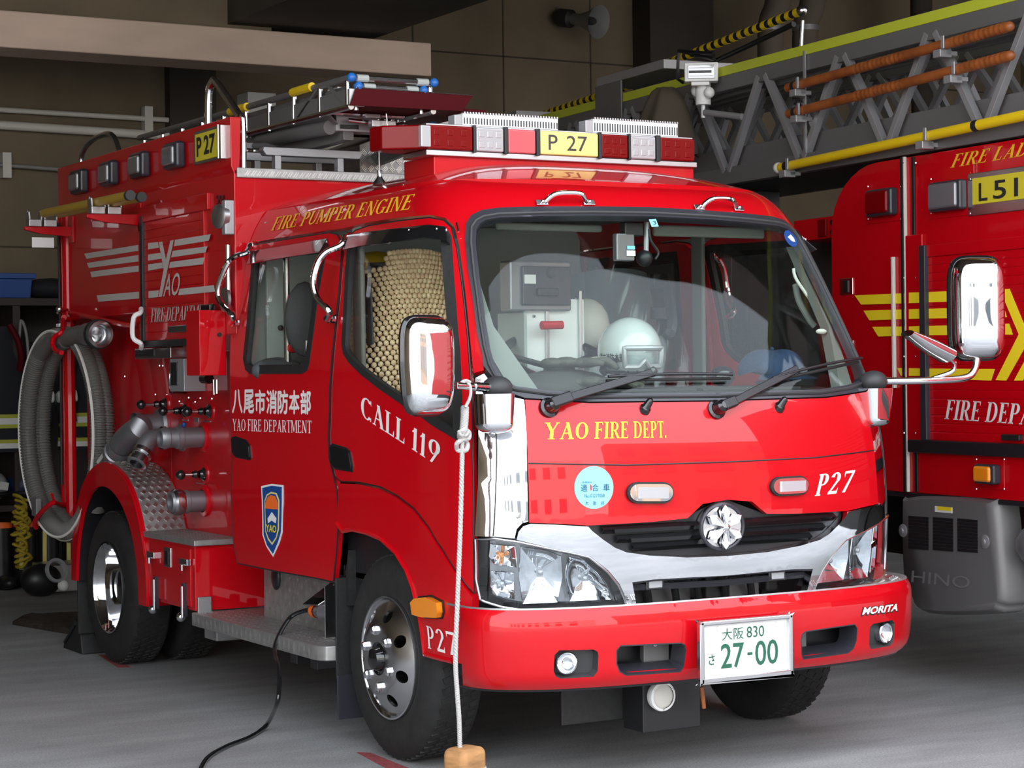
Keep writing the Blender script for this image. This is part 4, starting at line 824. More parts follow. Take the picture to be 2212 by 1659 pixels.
# ---------------------------------------------------------------- pump panel
XP = -.72
def Q(px, py, x=XP): return A(px, py, x=x)
for (kx, ky), (bx_, by) in (((305,872),(360,873)), ((352,885),(403,887)), ((405,887),(456,888)), ((390,1024),(444,1024))):
    b = Q(bx_, by); tip = Vector((A(kx, ky, y=b.y).x, b.y, b.z)); v = empty('valve_handle', b, parent=pump)
    MB().lathe(b, (-1, 0, 0), [(0, .03), (.012, .03), (.02, .02), (.03, .017)], 14).build('handle_boss', 'gloss_black', v); MB().cyl(b, tip, .007).build('handle_rod', 'chrome', v); MB().ball(tip, .022, 14).build('handle_knob', 'gloss_black', v); MB().lathe(b, (-1, 0, 0), [(.03, .012), (.045, .018), (.06, .012)], 12).build('handle_grip', 'gloss_black', v)
    MB().lathe(b, (-1, 0, 0), [(0, .045), (.006, .042), (.008, .03)], 20).build('handle_plate', 'paint', v)
def outlet(bpx, r, L_, bend=None, nm='outlet'):
    b = Q(*bpx); v = empty(nm, b, parent=pump); MB().lathe(b, (-1, 0, 0), [(0, r*1.5), (.01, r*1.45), (.014, r*1.1)], 28).build('flange', 'paint', v)
    MB().lathe(b, (-1, 0, 0), [(0, r), (L_*.5, r), (L_*.52, r*1.12), (L_*.62, r*1.12), (L_*.64, r*.95), (L_*.8, r*.9), (L_*.82, r*1.02), (L_*.95, r*1.0), (L_, r*.9), (L_, r*.7), (L_*.8, r*.66)], 32).build('outlet_pipe', 'cast', v, smooth=30)
    return b, v
b, v = outlet((440, 944), .044, .20, nm='discharge_outlet'); MB().ball(b+Vector((-.09, 0, .055)), .012, 8).build('drain_cock', 'blue', v)
b, v = outlet((443, 1082), .046, .16, nm='lower_outlet'); MB().lathe(b, (-1, 0, 0), [(.10, .05), (.115, .058), (.14, .058), (.15, .05), (.15, .03)], 28).build('cap', 'steel', v)
b = Q(395, 945); v = empty('angled_outlet', b, parent=pump); MB().lathe(b, (-1, 0, 0), [(0, .062), (.012, .06), (.016, .045), (.08, .045), (.082, .052), (.10, .052)], 28).build('flange', 'cast', v)
p1, p2 = b+Vector((-.16, -.02, -.005)), b+Vector((-.215, -.05, -.075)); MB().tube(curve([b+Vector((-.08, 0, 0)), p1, p2], 8), .040, 20).build('elbow', 'cast', v); d = (p2-p1).normalized(); MB().lathe(p2, d, [(-.03, .046), (-.01, .046), (0, .038), (.015, .038), (.02, .046), (.04, .046), (.045, .038), (.045, .03), (.0, .028)], 28).build('coupling', 'steel', v)
b = Q(348, 921); v = empty('suction_elbow', b, parent=pump); MB().lathe(b, (-1, 0, 0), [(0, .085), (.015, .08), (.02, .058), (.10, .058), (.102, .066), (.13, .066)], 32).build('flange', 'cast', v)
e1, e2, e3 = A(300, 925, x=-.85), A(272, 948, x=-.86), A(257, 972, x=-.86); MB().tube(curve([b+Vector((-.10, 0, 0)), e1, e2, e3], 8), .055, 24).build('elbow', 'cast', v)
d = (e3-e2).normalized(); MB().lathe(e3, d, [(-.05, .058), (-.03, .062), (0, .062), (.005, .056), (.015, .056), (.02, .064), (.05, .064), (.055, .05)], 28).build('coupling', 'cast', v); HEND = e3+d*.05; HDIR = d
gl = empty('panel_fittings', Q(400, 790), parent=pump)
def onp(nm, px0, py0, px1, py1, mt, dep=.02, bev=.003): a, b = Q(px0, py0), Q(px1, py1); return box(nm, (XP-dep, min(a.y, b.y), min(a.z, b.z)), (XP, max(a.y, b.y), max(a.z, b.z)), mt, gl, bev)
onp('pressure_display', 336, 753, 415, 773, 'steel', .10); onp('display_screen', 339, 756, 380, 769, 'black', .105)
onp('gauge_housing', 413, 775, 445, 845, 'silver', .10); onp('gauge_screen', 417, 782, 432, 832, 'gloss_black', .106); onp('recess', 374, 795, 404, 850, 'darkred', .02); onp('recess_plate', 398, 800, 405, 838, 'amber', .024)
onp('panel_label', 385, 783, 394, 788, 'alu', .003); onp('panel_label', 394, 905, 408, 910, 'alu', .003); onp('panel_label', 420, 902, 430, 912, 'alu', .003); onp('panel_label', 441, 908, 456, 912, 'alu', .003); onp('panel_label', 424, 1042, 442, 1046, 'alu', .003); onp('panel_label', 432, 758, 441, 764, 'alu', .003)
tube('panel_grab', curve([Q(374, 799, -.73), Q(369, 805, -.76), Q(368, 830, -.76), Q(375, 848, -.73)], 5), .009, 'steel', gl); tube('coupling_hook', [Q(462, 820, -.80), Q(462, 850, -.80), Q(470, 850, -.76)], .007, 'chrome', gl); tube('coupling_hook', [Q(468, 820, -.80), Q(468, 850, -.80)], .007, 'chrome', gl)
MB().cyl(Q(440, 818, -.80), Q(452, 818, -.80), .022, 14).build('selector_knob', 'gloss_black', gl)
for px, py in ((345,790),(352,790),(336,852),(361,853),(408,859),(433,860),(458,861),(388,867),(422,868),(270,813),(335,918)): p = Q(px, py); MB().ball(p, .006, 6).build('rivet', 'steel', gl)
# ---------------------------------------------------------------- rear fender, locker and step
XF = -.925
for g in (-1, 1):
    cy, cz = YRW, .40; arc = []
    q1 = [(3.20, .33), (3.21, .5), (3.26, .64), (3.36, .79), (3.50, .885), (3.68, .93), (3.86, .925), (4.02, .86), (4.15, .74), (4.23, .58), (4.26, .36)]
    q0 = [(3.30, .33), (3.315, .48), (3.38, .63), (3.48, .735), (3.60, .80), (3.74, .83), (3.88, .815), (4.00, .76), (4.10, .65), (4.165, .5), (4.19, .36)]
    qo, qi = smooth2(q1, 5, False), smooth2(q0, 5, False); V, F = fill2d(qo+qi[::-1]); f_ = MB().add([Vector((g*.925, *v)) for v in V], F).build('rear_fender', 'paint', pump, smooth=0, thick=.02, off=0)
    k = len(qo); o = MB().add([Vector((g*.925, *p)) for p in qo]+[Vector((g*.72, *p)) for p in qo], [(i, i+1, k+i+1, k+i) for i in range(k-1)]); o.build('fender_top', 'paint', f_, smooth=60, thick=.006)
    MB().add([Vector((g*.92, *p)) for p in qi]+[Vector((g*.52, *p)) for p in qi], [(i, i+1, k+i+1, k+i) for i in range(k-1)]).build('fender_liner', 'black', f_, smooth=60, thick=.006)
    sub = qo[8:35]; m_ = len(sub); rad = lambda p: (Vector((p[0]-YRW, p[1]-.4))).normalized()*.006; sub = [tuple(Vector(p)+rad(p)) for p in sub]; t_ = MB().add([Vector((g*.912, p[0], p[1])) for p in sub]+[Vector((g*.725, p[0], p[1])) for p in sub], [(i, i+1, m_+i+1, m_+i) for i in range(m_-1)]).build('fender_tread', 'tread', f_, smooth=60, thick=.004, off=0)
    bars = MB(); L_ = [0]
    for i in range(m_-1): L_.append(L_[-1]+math.hypot(sub[i+1][0]-sub[i][0], sub[i+1][1]-sub[i][1]))
    def ptat(s):
        for i in range(m_-1):
            if s <= L_[i+1]: break
        t = (s-L_[i])/(L_[i+1]-L_[i]); a, b = Vector(sub[i]), Vector(sub[i+1]); p = a+(b-a)*t; d = (b-a).normalized(); return p, d
    n_s = int(L_[-1]/.036)
    for i in range(n_s):
        for j in range(5):
            s0 = (i+.5)*L_[-1]/n_s; xx = g*(.896-.036*j-.018*(i % 2)); p, d = ptat(s0); nrm = Vector((0, -d.y, d.x)); nrm = nrm if nrm.z > 0 or abs(nrm.z) < .3 and False else (nrm if nrm.dot(Vector((0, p.x-YRW, p.y-.4))) > 0 else -nrm); c = Vector((xx, p.x, p.y)); tv = Vector((0, d.x, d.y)); xv = Vector((1, 0, 0)); u1 = ((xv+tv) if (i+j) % 2 or True else (xv-tv)).normalized(); v1 = ((xv-tv)).normalized()
            for k_ in (-1, 0, 1):
                cc = c+v1*.0062*k_+nrm*.004; bars.bar(cc-u1*.011, cc+u1*.011, .0042, .003, nrm)
    bars.build('tread_pattern', 'treadbar', t_, smooth=0)
    box('fender_flap', (g*.915, 4.22, .10), (g*.60, 4.235, .50), 'rubber', pump, .003)
def diamonds(nm, fn, nu, nv, parent, w=.30, l=.62, h=.004, up=None):
    mb = MB()
    for i in range(nu):
        for j in range(nv):
            u, v = (i+.5)/nu, (j+.5+.5*(i % 2)-.25)/nv
            if nv == 1: v = .5
            if not 0 < v < 1: continue
            a = fn(u, v+l*.5/nv, 0); b = fn(u, v-l*.5/nv, 0); c = fn(u+w/nu, v, 0); d = fn(u-w/nu, v, 0); t = fn(u, v, h); mb.add([a, c, b, d, t], [(0, 1, 4), (1, 2, 4), (2, 3, 4), (3, 0, 4)])
    return mb.build(nm, 'tread', parent, smooth=0)
for g in (-1, 1):
    lk = empty('step_locker', (g*.8, 2.95, .35), parent=pump)
    box('locker_body', (g*.915, 2.66, .36), (g*.45, 3.24, .63), 'paint', lk, .004); lid = box('locker_lid', (g*.925, 2.64, .63), (g*.45, 3.26, .655), 'tread', lk, .004)
    diamonds('tread_pattern', lambda u, v, h: Vector((g*(.45+.47*u), 2.65+.6*v, .6555+h)), 14, 16, lid)
    box('locker_door', (g*.921, 2.70, .375), (g*.912, 3.20, .615), 'paint', lk, .003)
    for yy in (2.74, 3.14): box('latch', (g*.94, yy-.05, .545), (g*.918, yy+.04, .575), 'chrome', lk, .004); MB().cyl((g*.945, yy-.01, .55), (g*.945, yy-.01, .525), .007).build('latch_hook', 'chrome', lk)
    ph_ = box('paddle_handle', (g*.926, 2.92, .52), (g*.918, 3.0, .605), 'chrome', lk, .003); box('paddle', (g*.928, 2.945, .53), (g*.924, 2.985, .59), 'gloss_black', ph_, .002)
    for yy in (2.76, 3.1): box('hinge_strap', (g*.935, yy-.02, .33), (g*.918, yy+.01, .47), 'bandgrey', lk, .003); tube('hinge_bar', [(g*.945, yy-.028, .33), (g*.945, yy-.028, .46)], .007, 'chrome', lk); MB().ball((g*.945, yy-.01, .33), .02, 12).build('hinge_pin', 'chrome', lk)
    # tread step under the doors
    st_ = empty('side_step', (g*.85, 2.0, .3), parent=pump); pts = [(.60, 2.68), (.925, 2.68), (.925, 1.46), (.918, 1.42), (.90, 1.395), (.87, 1.385), (.60, 1.385)]
    MB().prism([(g*a, b, .300) for a, b in pts], (0, 0, .055)).build('step_board', 'tread', st_, .005)
    diamonds('step_pattern', lambda u, v, h: Vector((g*(.925+h), 1.47+1.2*u, .302+.05*v)), 26, 1, st_, .34, .9)
    diamonds('step_pattern', lambda u, v, h: Vector((g*(.72+.19*u), 1.42+1.22*v, .3555+h)), 5, 26, st_)
    box('riser', (g*.735, 1.40, .355), (g*.72, 2.36, .585), 'tread', st_, .003); diamonds('riser_pattern', lambda u, v, h: Vector((g*(.735+h), 1.44+.88*u, .36+.22*v)), 22, 4, st_)
    box('riser_end', (g*.735, 1.388, .355), (g*.60, 1.40, .585), 'alu', st_, .004); box('mount_block', (g*.91, 2.64, .35), (g*.85, 2.66, .42), 'alu', st_, .003)
    box('hanger_box', (g*.80, 2.72, .22), (g*.45, 2.86, .36), 'silver', st_, .004)
    MB().ball((g*.742, 2.22, .53), .055, 16, (.25, .7, 1)).build('foot_lamp', 'black', st_); MB().ball((g*.775, 2.20, .585), .028, 12, (.8, 1.2, .6)).build('foot_lamp_lens', 'clearlens', st_)
# shore power inlet in the riser, on the visible side
ev = empty('power_inlet', (-.74, 1.67, .45), parent=pump)
box('inlet_plate', (-.742, 1.54, .375), (-.735, 1.72, .55), 'alu', ev, .002); box('inlet_side', (-.84, 1.535, .365), (-.738, 1.54, .555), 'steel', ev, .001)
MB().prism([(-.742, 1.70, .545), (-.742, 1.56, .545), (-.83, 1.62, .475), (-.83, 1.76, .465)], (0, .0, .004)).build('inlet_flap', 'chrome', ev, .001)
for y in (1.57, 1.66): MB().ball((-.744, y, .545), .006, 8).build('screw', 'chrome', ev)
pc1, pc0 = Vector((-.80, 1.72, .445)), Vector((-.80, 1.59, .45)); MB().lathe(pc0, pc1-pc0, [(-.03, .030), (.03, .036), (.034, .030), (.08, .026), (.10, .022)], 20).build('power_plug', 'lampgrey', ev) ; MB().lathe(pc1, pc1-pc0, [(-.03, .026), (0, .026), (.012, .022), (.014, .01)], 20).build('plug_collar', 'orange', ev)
box('inlet_box', (-.80, 1.56, .356), (-.742, 1.63, .415), 'white', ev, .003)
box('cab_sill', (-.80, .85+.6, .585), (.80, 2.36, .64), 'black', pump)
# ---------------------------------------------------------------- roof gear on the body
box('rear_deck', (-.80, YB0+.04, ZD-.02), (.80, YB1, ZD+.004), 'tread', pump)
bb = empty('ladder_cradle', (-.4, 2.5, ZD), parent=pump)
for yy, dz in ((2.50, 0), (2.72, -.004)):
    MB().prism([(-.655, yy, 2.262), (-.64, yy, 2.242), (-.215, yy, 2.242), (-.20, yy, 2.262), (-.205, yy, 2.276), (-.65, yy, 2.276)], (0, .05, 0)).build('cradle_beam', 'silver', bb, .003)
    for x in (-.585, -.30): box('cradle_post', (x-.014, yy+.005, ZD), (x+.014, yy+.045, 2.245), 'silver', bb, .003)
box('cradle_foot', (-.62, 2.46, ZD), (-.26, 2.56, ZD+.012), 'alu', bb)
# grey tray with its open red lid, carried on the cradle
tr = empty('equipment_tray', (-.2, 2.6, 2.28), parent=pump)
box('tray_side', (-.466, 2.07, 2.402), (-.452, 3.12, 2.472), 'greymetal', tr, .002); box('tray_end', (-.466, 2.062, 2.402), (-.40, 2.07, 2.472), 'alu', tr, .001)
MB().add([Vector((-.455, y, 2.402)) for y in (2.30, 3.12)]+[Vector((-.40, y, 2.36)) for y in (3.12, 2.32)], [(0, 1, 2, 3)]).build('tray_flange', 'greymetal', tr, thick=.006)
MB().tube(curve([(-.44, 3.05, 2.36), (-.43, 2.60, 2.355), (-.42, 2.35, 2.35)], 4), .030, 14).build('tray_tube', 'greymetal', tr)
MB().tube(curve([(-.50, 3.0, 2.335), (-.44, 2.9, 2.33), (-.40, 2.82, 2.345), (-.385, 2.78, 2.375)], 5), .016, 10).build('tray_hook', 'greymetal', tr); box('hook_end', (-.56, 2.98, 2.322), (-.49, 3.03, 2.348), 'silver', tr, .003)
MB().bar((-.40, 2.95, 2.31), (-.34, 2.34, 2.335), .05, .07).build('tray_beam', 'greymetal', tr, .003)
box('tray_floor', (-.452, 2.07, 2.410), (.16, 3.1, 2.420), 'darkred', tr, .001); MB().bar((.10, 2.95, 2.30), (.05, 2.25, 2.34), .03, .06).build('tray_arm', 'greymetal', tr, .003); box('tray_arm_end', (.03, 2.22, 2.315), (.07, 2.26, 2.365), 'pipe', tr, .002)
box('tray_channel', (-.40, 2.33, 2.335), (-.20, 2.42, 2.40), 'silver', tr, .003); box('channel_slot', (-.385, 2.325, 2.345), (-.30, 2.335, 2.362), 'black', tr, .002); box('tray_bracket', (-.29, 2.22, 2.345), (-.18, 2.26, 2.375), 'alu', tr, .004); box('tray_clip', (-.30, 2.26, 2.385), (-.23, 2.29, 2.405), 'steel', tr, .003); tube('tray_bar', [(-.37, 2.28, 2.375), (.0, 2.28, 2.355)], .009, 'steel', tr); box('blue_catch', (.0, 2.26, 2.37), (.03, 2.28, 2.385), 'blue', tr, .002)
for i in range(5): MB().ball((-.24+.03*i, 2.262, 2.380), .006, 6).build('rivet', 'steel', tr)
MB().prism([(-.468, 2.05, 2.404), (-.44, 2.05, 2.474), (.089, 2.05, 2.472), (.041, 2.05, 2.406)], (0, .006, .0)).build('tray_lid', 'darkred', tr, .001); tube('lid_edge', [(-.44, 2.05, 2.475), (.089, 2.05, 2.473)], .003, 'steel', tr)
tube('lid_stay', [(.05, 2.08, 2.44), (.09, 2.25, 2.40)], .009, 'gloss_black', tr); tube('stay_wire', [(-.245, 2.18, 2.40), (-.235, 2.18, 2.27)], .003, 'chrome', tr)
# checker plate locker behind, hoop rail at the corner
dl = MB().prism([(.0, 2.95, ZD), (.46, 2.95, ZD), (.46, 2.95, 2.50), (.28, 2.95, 2.47), (.0, 2.95, 2.36)], (0, .5, 0)).build('deck_locker', 'tread', pump, .004); bars = MB()
for i in range(13):
    for j in range(9):
        x, z = .02+.035*i, ZD+.02+.035*j
        if z > 2.36+.2*x*1.2-.02 or x > .45: continue
        s = 1 if (i+j) % 2 else -1
        for k in (-1, 0, 1): bars.bar((x-.010+k*.005, 2.948, z-.010*s-k*.005*s), (x+.010+k*.005, 2.948, z+.010*s-k*.005*s), .003, .004, (0, -1, 0))
bars.build('tread_pattern', 'treadbar', dl, smooth=0)
box('deck_angle', (-.02, 2.90, ZD), (.45, 2.95, ZD+.02), 'tread', pump)
bentpipe('corner_hoop', [(-.80, 2.74, 2.36), (-.80, 2.73, 2.51), (-.795, 2.70, 2.555), (-.79, 2.66, 2.55), (-.775, 2.47, 2.40), (-.770, 2.44, 2.37), (-.77, 2.44, ZD)], .017, 'chrome', pump)
bentpipe('rear_hoop', [(-.78, 4.5, 2.37), (-.78, 4.48, 2.44), (-.77, 4.35, 2.49), (-.76, 4.1, 2.49), (-.75, 4.0, 2.38)], .014, 'steel', pump)
box('roof_lamp_pod', (.16, 2.0, 2.10), (.30, 2.1, 2.155), 'lampgrey', pump, .01)
# ---------------------------------------------------------------- cab interior (parts of the engine)
SOFF = -1; DZ_ = 1.272
def parts_interior():
    e = empty('cabin', (0, 1.4, .6), parent=pump)
    MB().add([(-.80, .5, .62), (.80, .5, .62), (.80, 2.3, .62), (-.80, 2.3, .62)], [(0, 1, 2, 3)]).build('cabin_floor', 'charcoal', e, thick=.02)
    MB().grid(lambda u, v: Vector((-.62+1.24*u, .86+1.44*v, 1.955+.05*math.sin(math.pi*u))), 8, 4).build('headliner', 'lining', e, thick=.01)
    box('cabin_back_panel', (-.74, 2.28, .62), (.74, 2.30, 1.95), 'lininglight', e)
    for z in (1.12, 1.27): box('panel_joint', (-.74, 2.276, z), (.74, 2.281, z+.006), 'charcoal', e, 0)
    # dashboard
    prof = [(.36, 1.245), (.55, 1.262), (.72, 1.275), (.86, 1.275), (.93, 1.25), (.98, 1.10), (.90, .70), (.40, .70)]
    d = MB().prism([(-.76, y, z) for y, z in prof], (1.52, 0, 0)).build('dashboard', 'dash', e, .02, seg=3); box('defroster_vent', (-.45, .42, 1.262), (.05, .46, 1.272), 'charcoal', d, .002); box('defroster_vent', (.08, .42, 1.262), (.5, .46, 1.272), 'charcoal', d, .002)
    for g in (-1, 1): MB().prism([CAB((g*a, z), -.03) for a, z in ((.66, 1.27), (.735, 1.5), (.755, 1.8), (.79, 1.8), (.785, 1.5), (.72, 1.27))], (0, .05, 0)).build('pillar_trim', 'lining', e)
    for g in (-1, 1): box('centre_pillar_trim', (g*.76, 1.36, .7), (g*.74, 1.44, 1.9), 'lining', e, .01)
    hd_ = MB().ball((-.29, .74, DZ_), .10, 20, (2.1, 1.1, .72)); hd_.build('instrument_hood', 'dash', e, smooth=80)
    # steering wheel
    c = at(1212, 782, y=1.02); n_ = Vector((0, -.45, .9)).normalized(); t1 = Vector((1, 0, 0)); t2 = n_.cross(t1); R_ = .205; s = empty('steering_wheel', c, parent=e)
    MB().tube([c+(t1*math.cos(i*math.pi/24)+t2*math.sin(i*math.pi/24))*R_ for i in range(48)], .017, 10, closed=True).build('wheel_rim', 'gloss_black', s)
    for a in (.3, math.pi-.3, -math.pi/2): MB().bar(c-n_*.03, c+(t1*math.cos(a)+t2*math.sin(a))*R_, .03, .012, n_).build('spoke', 'black', s)
    MB().ball(c-n_*.03, .06, 14, (1, 1, .6)).build('horn_pad', 'black', s); tube('column', [c-n_*.04, c-n_*.28], .04, 'black', s)
    # seats
    for x, y, mt, nm in ((-.48, 1.42, 'seatgrey', 'driver_seat'), (.44, 1.40, 'seatgrey', 'passenger_seat'), (-.02, 1.48, 'seat', 'centre_seat'), (-.45, 2.10, 'seat', 'rear_seat'), (.0, 2.10, 'seat', 'rear_seat'), (.45, 2.10, 'seat', 'rear_seat')):
        hw = .22; top = 1.72 if nm in ('driver_seat', 'passenger_seat') else 1.50; st = empty(nm, (x, y, .7), parent=e)
        def bk(u, v): a = (u-.5)*2; k = 1-.18*v**3; return Vector((x+a*hw*k, y+.05-.10*(1-a*a)**.5*(1 if abs(a) < 1 else 0)+.14*v, .95+(top-.95)*v+.02*(1-a*a)))
        MB().grid(bk, 14, 12).build('seat_back', mt, st, thick=.08, smooth=60, off=SOFF); MB().box((x-hw, y-.42, .82), (x+hw, y+.08, .96)).build('seat_cushion', mt, st, .04, seg=3)
    # plastic film on the passenger seat
    def film(u, v): a = (u-.5)*2; return Vector((.44+a*(.245-.05*v**2), 1.28+.14*v+.02*abs(a)+.012*math.sin(9*u+7*v)+.008*math.sin(23*u-13*v), 1.0+.78*v))
    MB().grid(film, 40, 40).build('seat_film', 'plastic', e, smooth=70, thick=.001)
    # console rack with the terminal
    k = empty('console', (-.05, 1.12, .7), parent=e); a, b = at(1132, 645, y=1.12), at(1262, 645, y=1.12)
    box('rack_plate', (a.x, 1.12, 1.20), (b.x, 1.135, a.z), 'white', k, .004); box('rack_side', (a.x-.012, 1.10, 1.22), (a.x, 1.30, a.z-.05), 'lininglight', k, .003); box('rack_rib', (a.x+.085, 1.105, 1.22), (a.x+.098, 1.12, a.z), 'alu', k, .002); box('rack_rib', (b.x-.03, 1.105, 1.22), (b.x-.018, 1.12, a.z+.03), 'alu', k, .002)
    for p in ((1153, 655), (1253, 655), (1153, 683), (1177, 642), (1246, 643)): MB().ball(at(*p, y=1.118), .007, 8).build('bolt', 'steel', k)
    p0, p1 = at(1104, 562, y=1.08), at(1238, 672, y=1.08); t = empty('terminal', (p0.x, 1.08, p1.z), parent=k); box('case', (p0.x, 1.09, p1.z), (p1.x, 1.17, p0.z), 'lampgrey', t, .008); box('back_cover', (p0.x+.045, 1.075, p1.z+.02), (p1.x-.01, 1.092, p0.z-.02), 'bandgrey', t, .005)
    box('type_label', at(1133, 593, y=1.072), at(1157, 613, y=1.075), 'white', t, 0); MB().lathe(at(1191, 589, y=1.074), (0, -1, 0), [(0, .022), (.003, .02), (.001, .012)], 20).build('fan_grille', 'black', t); box('clamp', at(1163, 622, y=1.06), at(1202, 640, y=1.08), 'black', t, .004)
    tube('red_grip', [at(1170, 703, y=1.05), at(1214, 702, y=1.05)], .016, 'red', k); MB().ball(at(1265, 700, y=1.30), .10, 16, (1, .7, 1)).build('beige_helmet', 'pipe', k)
    # camera / recorder behind the screen, sun visors, hand grips, gooseneck lamp
    r_ = empty('drive_recorder', at(1380, 525, y=.66), parent=e); box('recorder_body', at(1332, 503, y=.66), at(1362, 565, y=.69), 'lampgrey', r_, .006); box('recorder_mount', at(1350, 478, y=.66), at(1378, 512, y=.70), 'black', r_, .006); box('recorder_label', at(1354, 541, y=.656), at(1372, 553, y=.658), 'white', r_, 0); box('recorder_label', at(1355, 531, y=.656), at(1371, 539, y=.658), 'cyan', r_, 0)
    bentpipe('recorder_cable', [at(1402, 495, y=.67), at(1406, 520, y=.67), at(1422, 545, y=.67), at(1415, 560, y=.67)], .005, 'black', r_); tube('recorder_pole', [at(1397, 480, y=.68), at(1395, 560, y=.68)], .010, 'silver', r_); MB().ball(at(1392, 558, y=.68), .03, 12).build('dome_camera', 'black', r_)
    for pa, pb in (((1070,476),(1300,490)), ((1410,482),(1650,505))): a, b = at(*pa, y=.80), at(*pb, y=.80); box('sun_visor', (a.x, .79, b.z-.02), (b.x, .81, a.z-.005), 'lining', e, .01)
    gn = empty('map_lamp', at(1750, 600, y=.62), parent=e); MB().tube(curve([at(1714, 580, y=.66), at(1720, 603, y=.65), at(1752, 650, y=.62)], 6), .006, 8).build('gooseneck', 'pipe', gn); MB().cyl(at(1752, 648, y=.62), at(1763, 662, y=.61), .012, 10).build('lamp_head', 'lampgrey', gn)
    MB().ball(at(1774, 716, y=.50), .020, 12, (1.2, .6, .5)).build('clip_light', 'pipe', e)
    bentpipe('pillar_grip', [at(1718, 615, y=.72), at(1726, 650, y=.70), at(1748, 690, y=.68), at(1760, 705, y=.67)], .012, 'lining', e)
    MB().tube(curve([at(1440, 725, y=.9), at(1452, 700, y=.9), at(1440, 600, y=1.35)], 6), .02, 6).build('seat_belt', 'charcoal', e); box('belt_guide', at(1412, 590, y=1.36), at(1440, 622, y=1.40), 'charcoal', e, .01); box('belt_reel', at(1414, 664, y=1.36), at(1440, 690, y=1.40), 'seat', e, .006)
    MB().bar(at(794, 600, x=-.70), at(800, 745, x=-.70), .05, .006, (1, 0, 0)).build('seat_belt', 'seat', e)
    p = at(620, 700, y=2.10); tube('bulkhead_tube', [(p.x, 2.10, 1.0), (p.x, 2.10, 1.93)], .013, 'steel', e)
    for py in (645, 752): q = at(622, py, y=2.08); box('bulkhead_pad', q+Vector((0, 0, -.018)), q+Vector((.085, .03, .018)), 'red', e, .012)
    q = at(660, 690, y=2.05); MB().ball(q, .10, 16, (.9, .4, 1.5)).build('hanging_pack', 'seat', e, smooth=80); q = at(668, 752, y=1.98); box('pack_tag', q+Vector((-.014, 0, -.03)), q+Vector((.014, .004, .03)), 'white', e, .003)
    q = at(600, 800, y=2.12); MB().ball(q, .075, 14, (1.5, .6, .7)).build('seat_bag', 'seat', e, smooth=80); MB().ball(at(606, 708, y=2.275), .012, 10).build('panel_knob', 'black', e)
    bentpipe('inner_grip', [at(568, 588, x=-.70), at(580, 605, x=-.70), at(578, 655, x=-.70), at(554, 676, x=-.72)], .010, 'white', e)
    q = at(800, 640, y=2.1); MB().ball(q, .09, 14, (1.2, .8, 1.1)).build('yellow_bag', 'limetrim', e, smooth=80); q = at(815, 585, y=2.1); MB().ball(q, .10, 14, (1.2, .8, .8)).build('yellow_cylinder', 'yellow', e, smooth=80)
parts_interior()
# ---------------------------------------------------------------- things lying in the cab
DZ = 1.276                                              # dashboard top
def helmet():
    c = Vector((-.035, .70, DZ+.125)); r_ = .118
    h = empty('helmet', (c.x, c.y, DZ), 'white fire helmet with clear goggles lying on the dashboard', 'helmet'); R = Matrix.Rotation(-.50, 3, 'Z')
    cut = -.35
    def sh(u, v): th = u*2*math.pi; ph = v*(math.pi/2+.62); p = Vector((math.sin(ph)*math.cos(th)*.93, math.sin(ph)*math.sin(th)*1.06, math.cos(ph))); return c+R @ (p*r_)
    MB().grid(sh, 40, 20).build('shell', 'helmet', h, smooth=80, thick=.004)
    MB().tube([sh(i/40, 1) for i in range(40)], .008, 8, closed=True).build('rim', 'gloss_black', h)
    band = lambda uv, off=0: c+R @ (Vector((math.sin(uv[1])*math.cos(uv[0])*.93, math.sin(uv[1])*math.sin(uv[0])*1.06, math.cos(uv[1])))*(r_+off))
    fr = -math.pi/2+.18                                  # forehead faces the windscreen's right
    for i, ch in enumerate('八尾市消防本部'): letter('helmet_lettering', ch, band, (fr-1.52+i*.155, 1.86), (fr-1.39+i*.155, 1.86), (fr-1.52+i*.155, 1.62), 'ink', h, 'sans', lift=.007, bold=.03)
    g = empty('goggles', band((fr, 1.72), .02), parent=h); W_ = .52
    def gf(u, v, o): a = fr+.12+(u-.5)*2*W_; zz = 1.50+.44*v; nose = .16*max(0, 1-abs(u-.5)*7)*v**2; return band((a, zz-nose), o)
    MB().grid(lambda u, v: gf(u, v, .030), 24, 8).build('goggle_lens', 'lens', g, smooth=70, thick=.003)
    rim = [gf(i/24, 0, .030) for i in range(24)]+[gf(1, i/8, .030) for i in range(8)]+[gf(1-i/24, 1, .030) for i in range(24)]+[gf(0, 1-i/8, .030) for i in range(8)]
    MB().tube(rim, .010, 8, closed=True).build('goggle_frame', 'silver', g); MB().tube(rim, .005, 6, closed=True).build('goggle_gasket', 'gloss_black', g)
    MB().tube([band((fr-W_-.1-i*.1, 1.78+.03*i), .008) for i in range(16)], .009, 6).build('goggle_strap', 'black', g)
    MB().ball(band((fr+.35, 2.05), .035), .022, 12).build('chin_buckle', 'gloss_black', h)
    MB().cyl((c.x, c.y, DZ-.002), (c.x, c.y, DZ+.03), .085, 20).build('chin_strap_pad', 'black', h)
helmet()
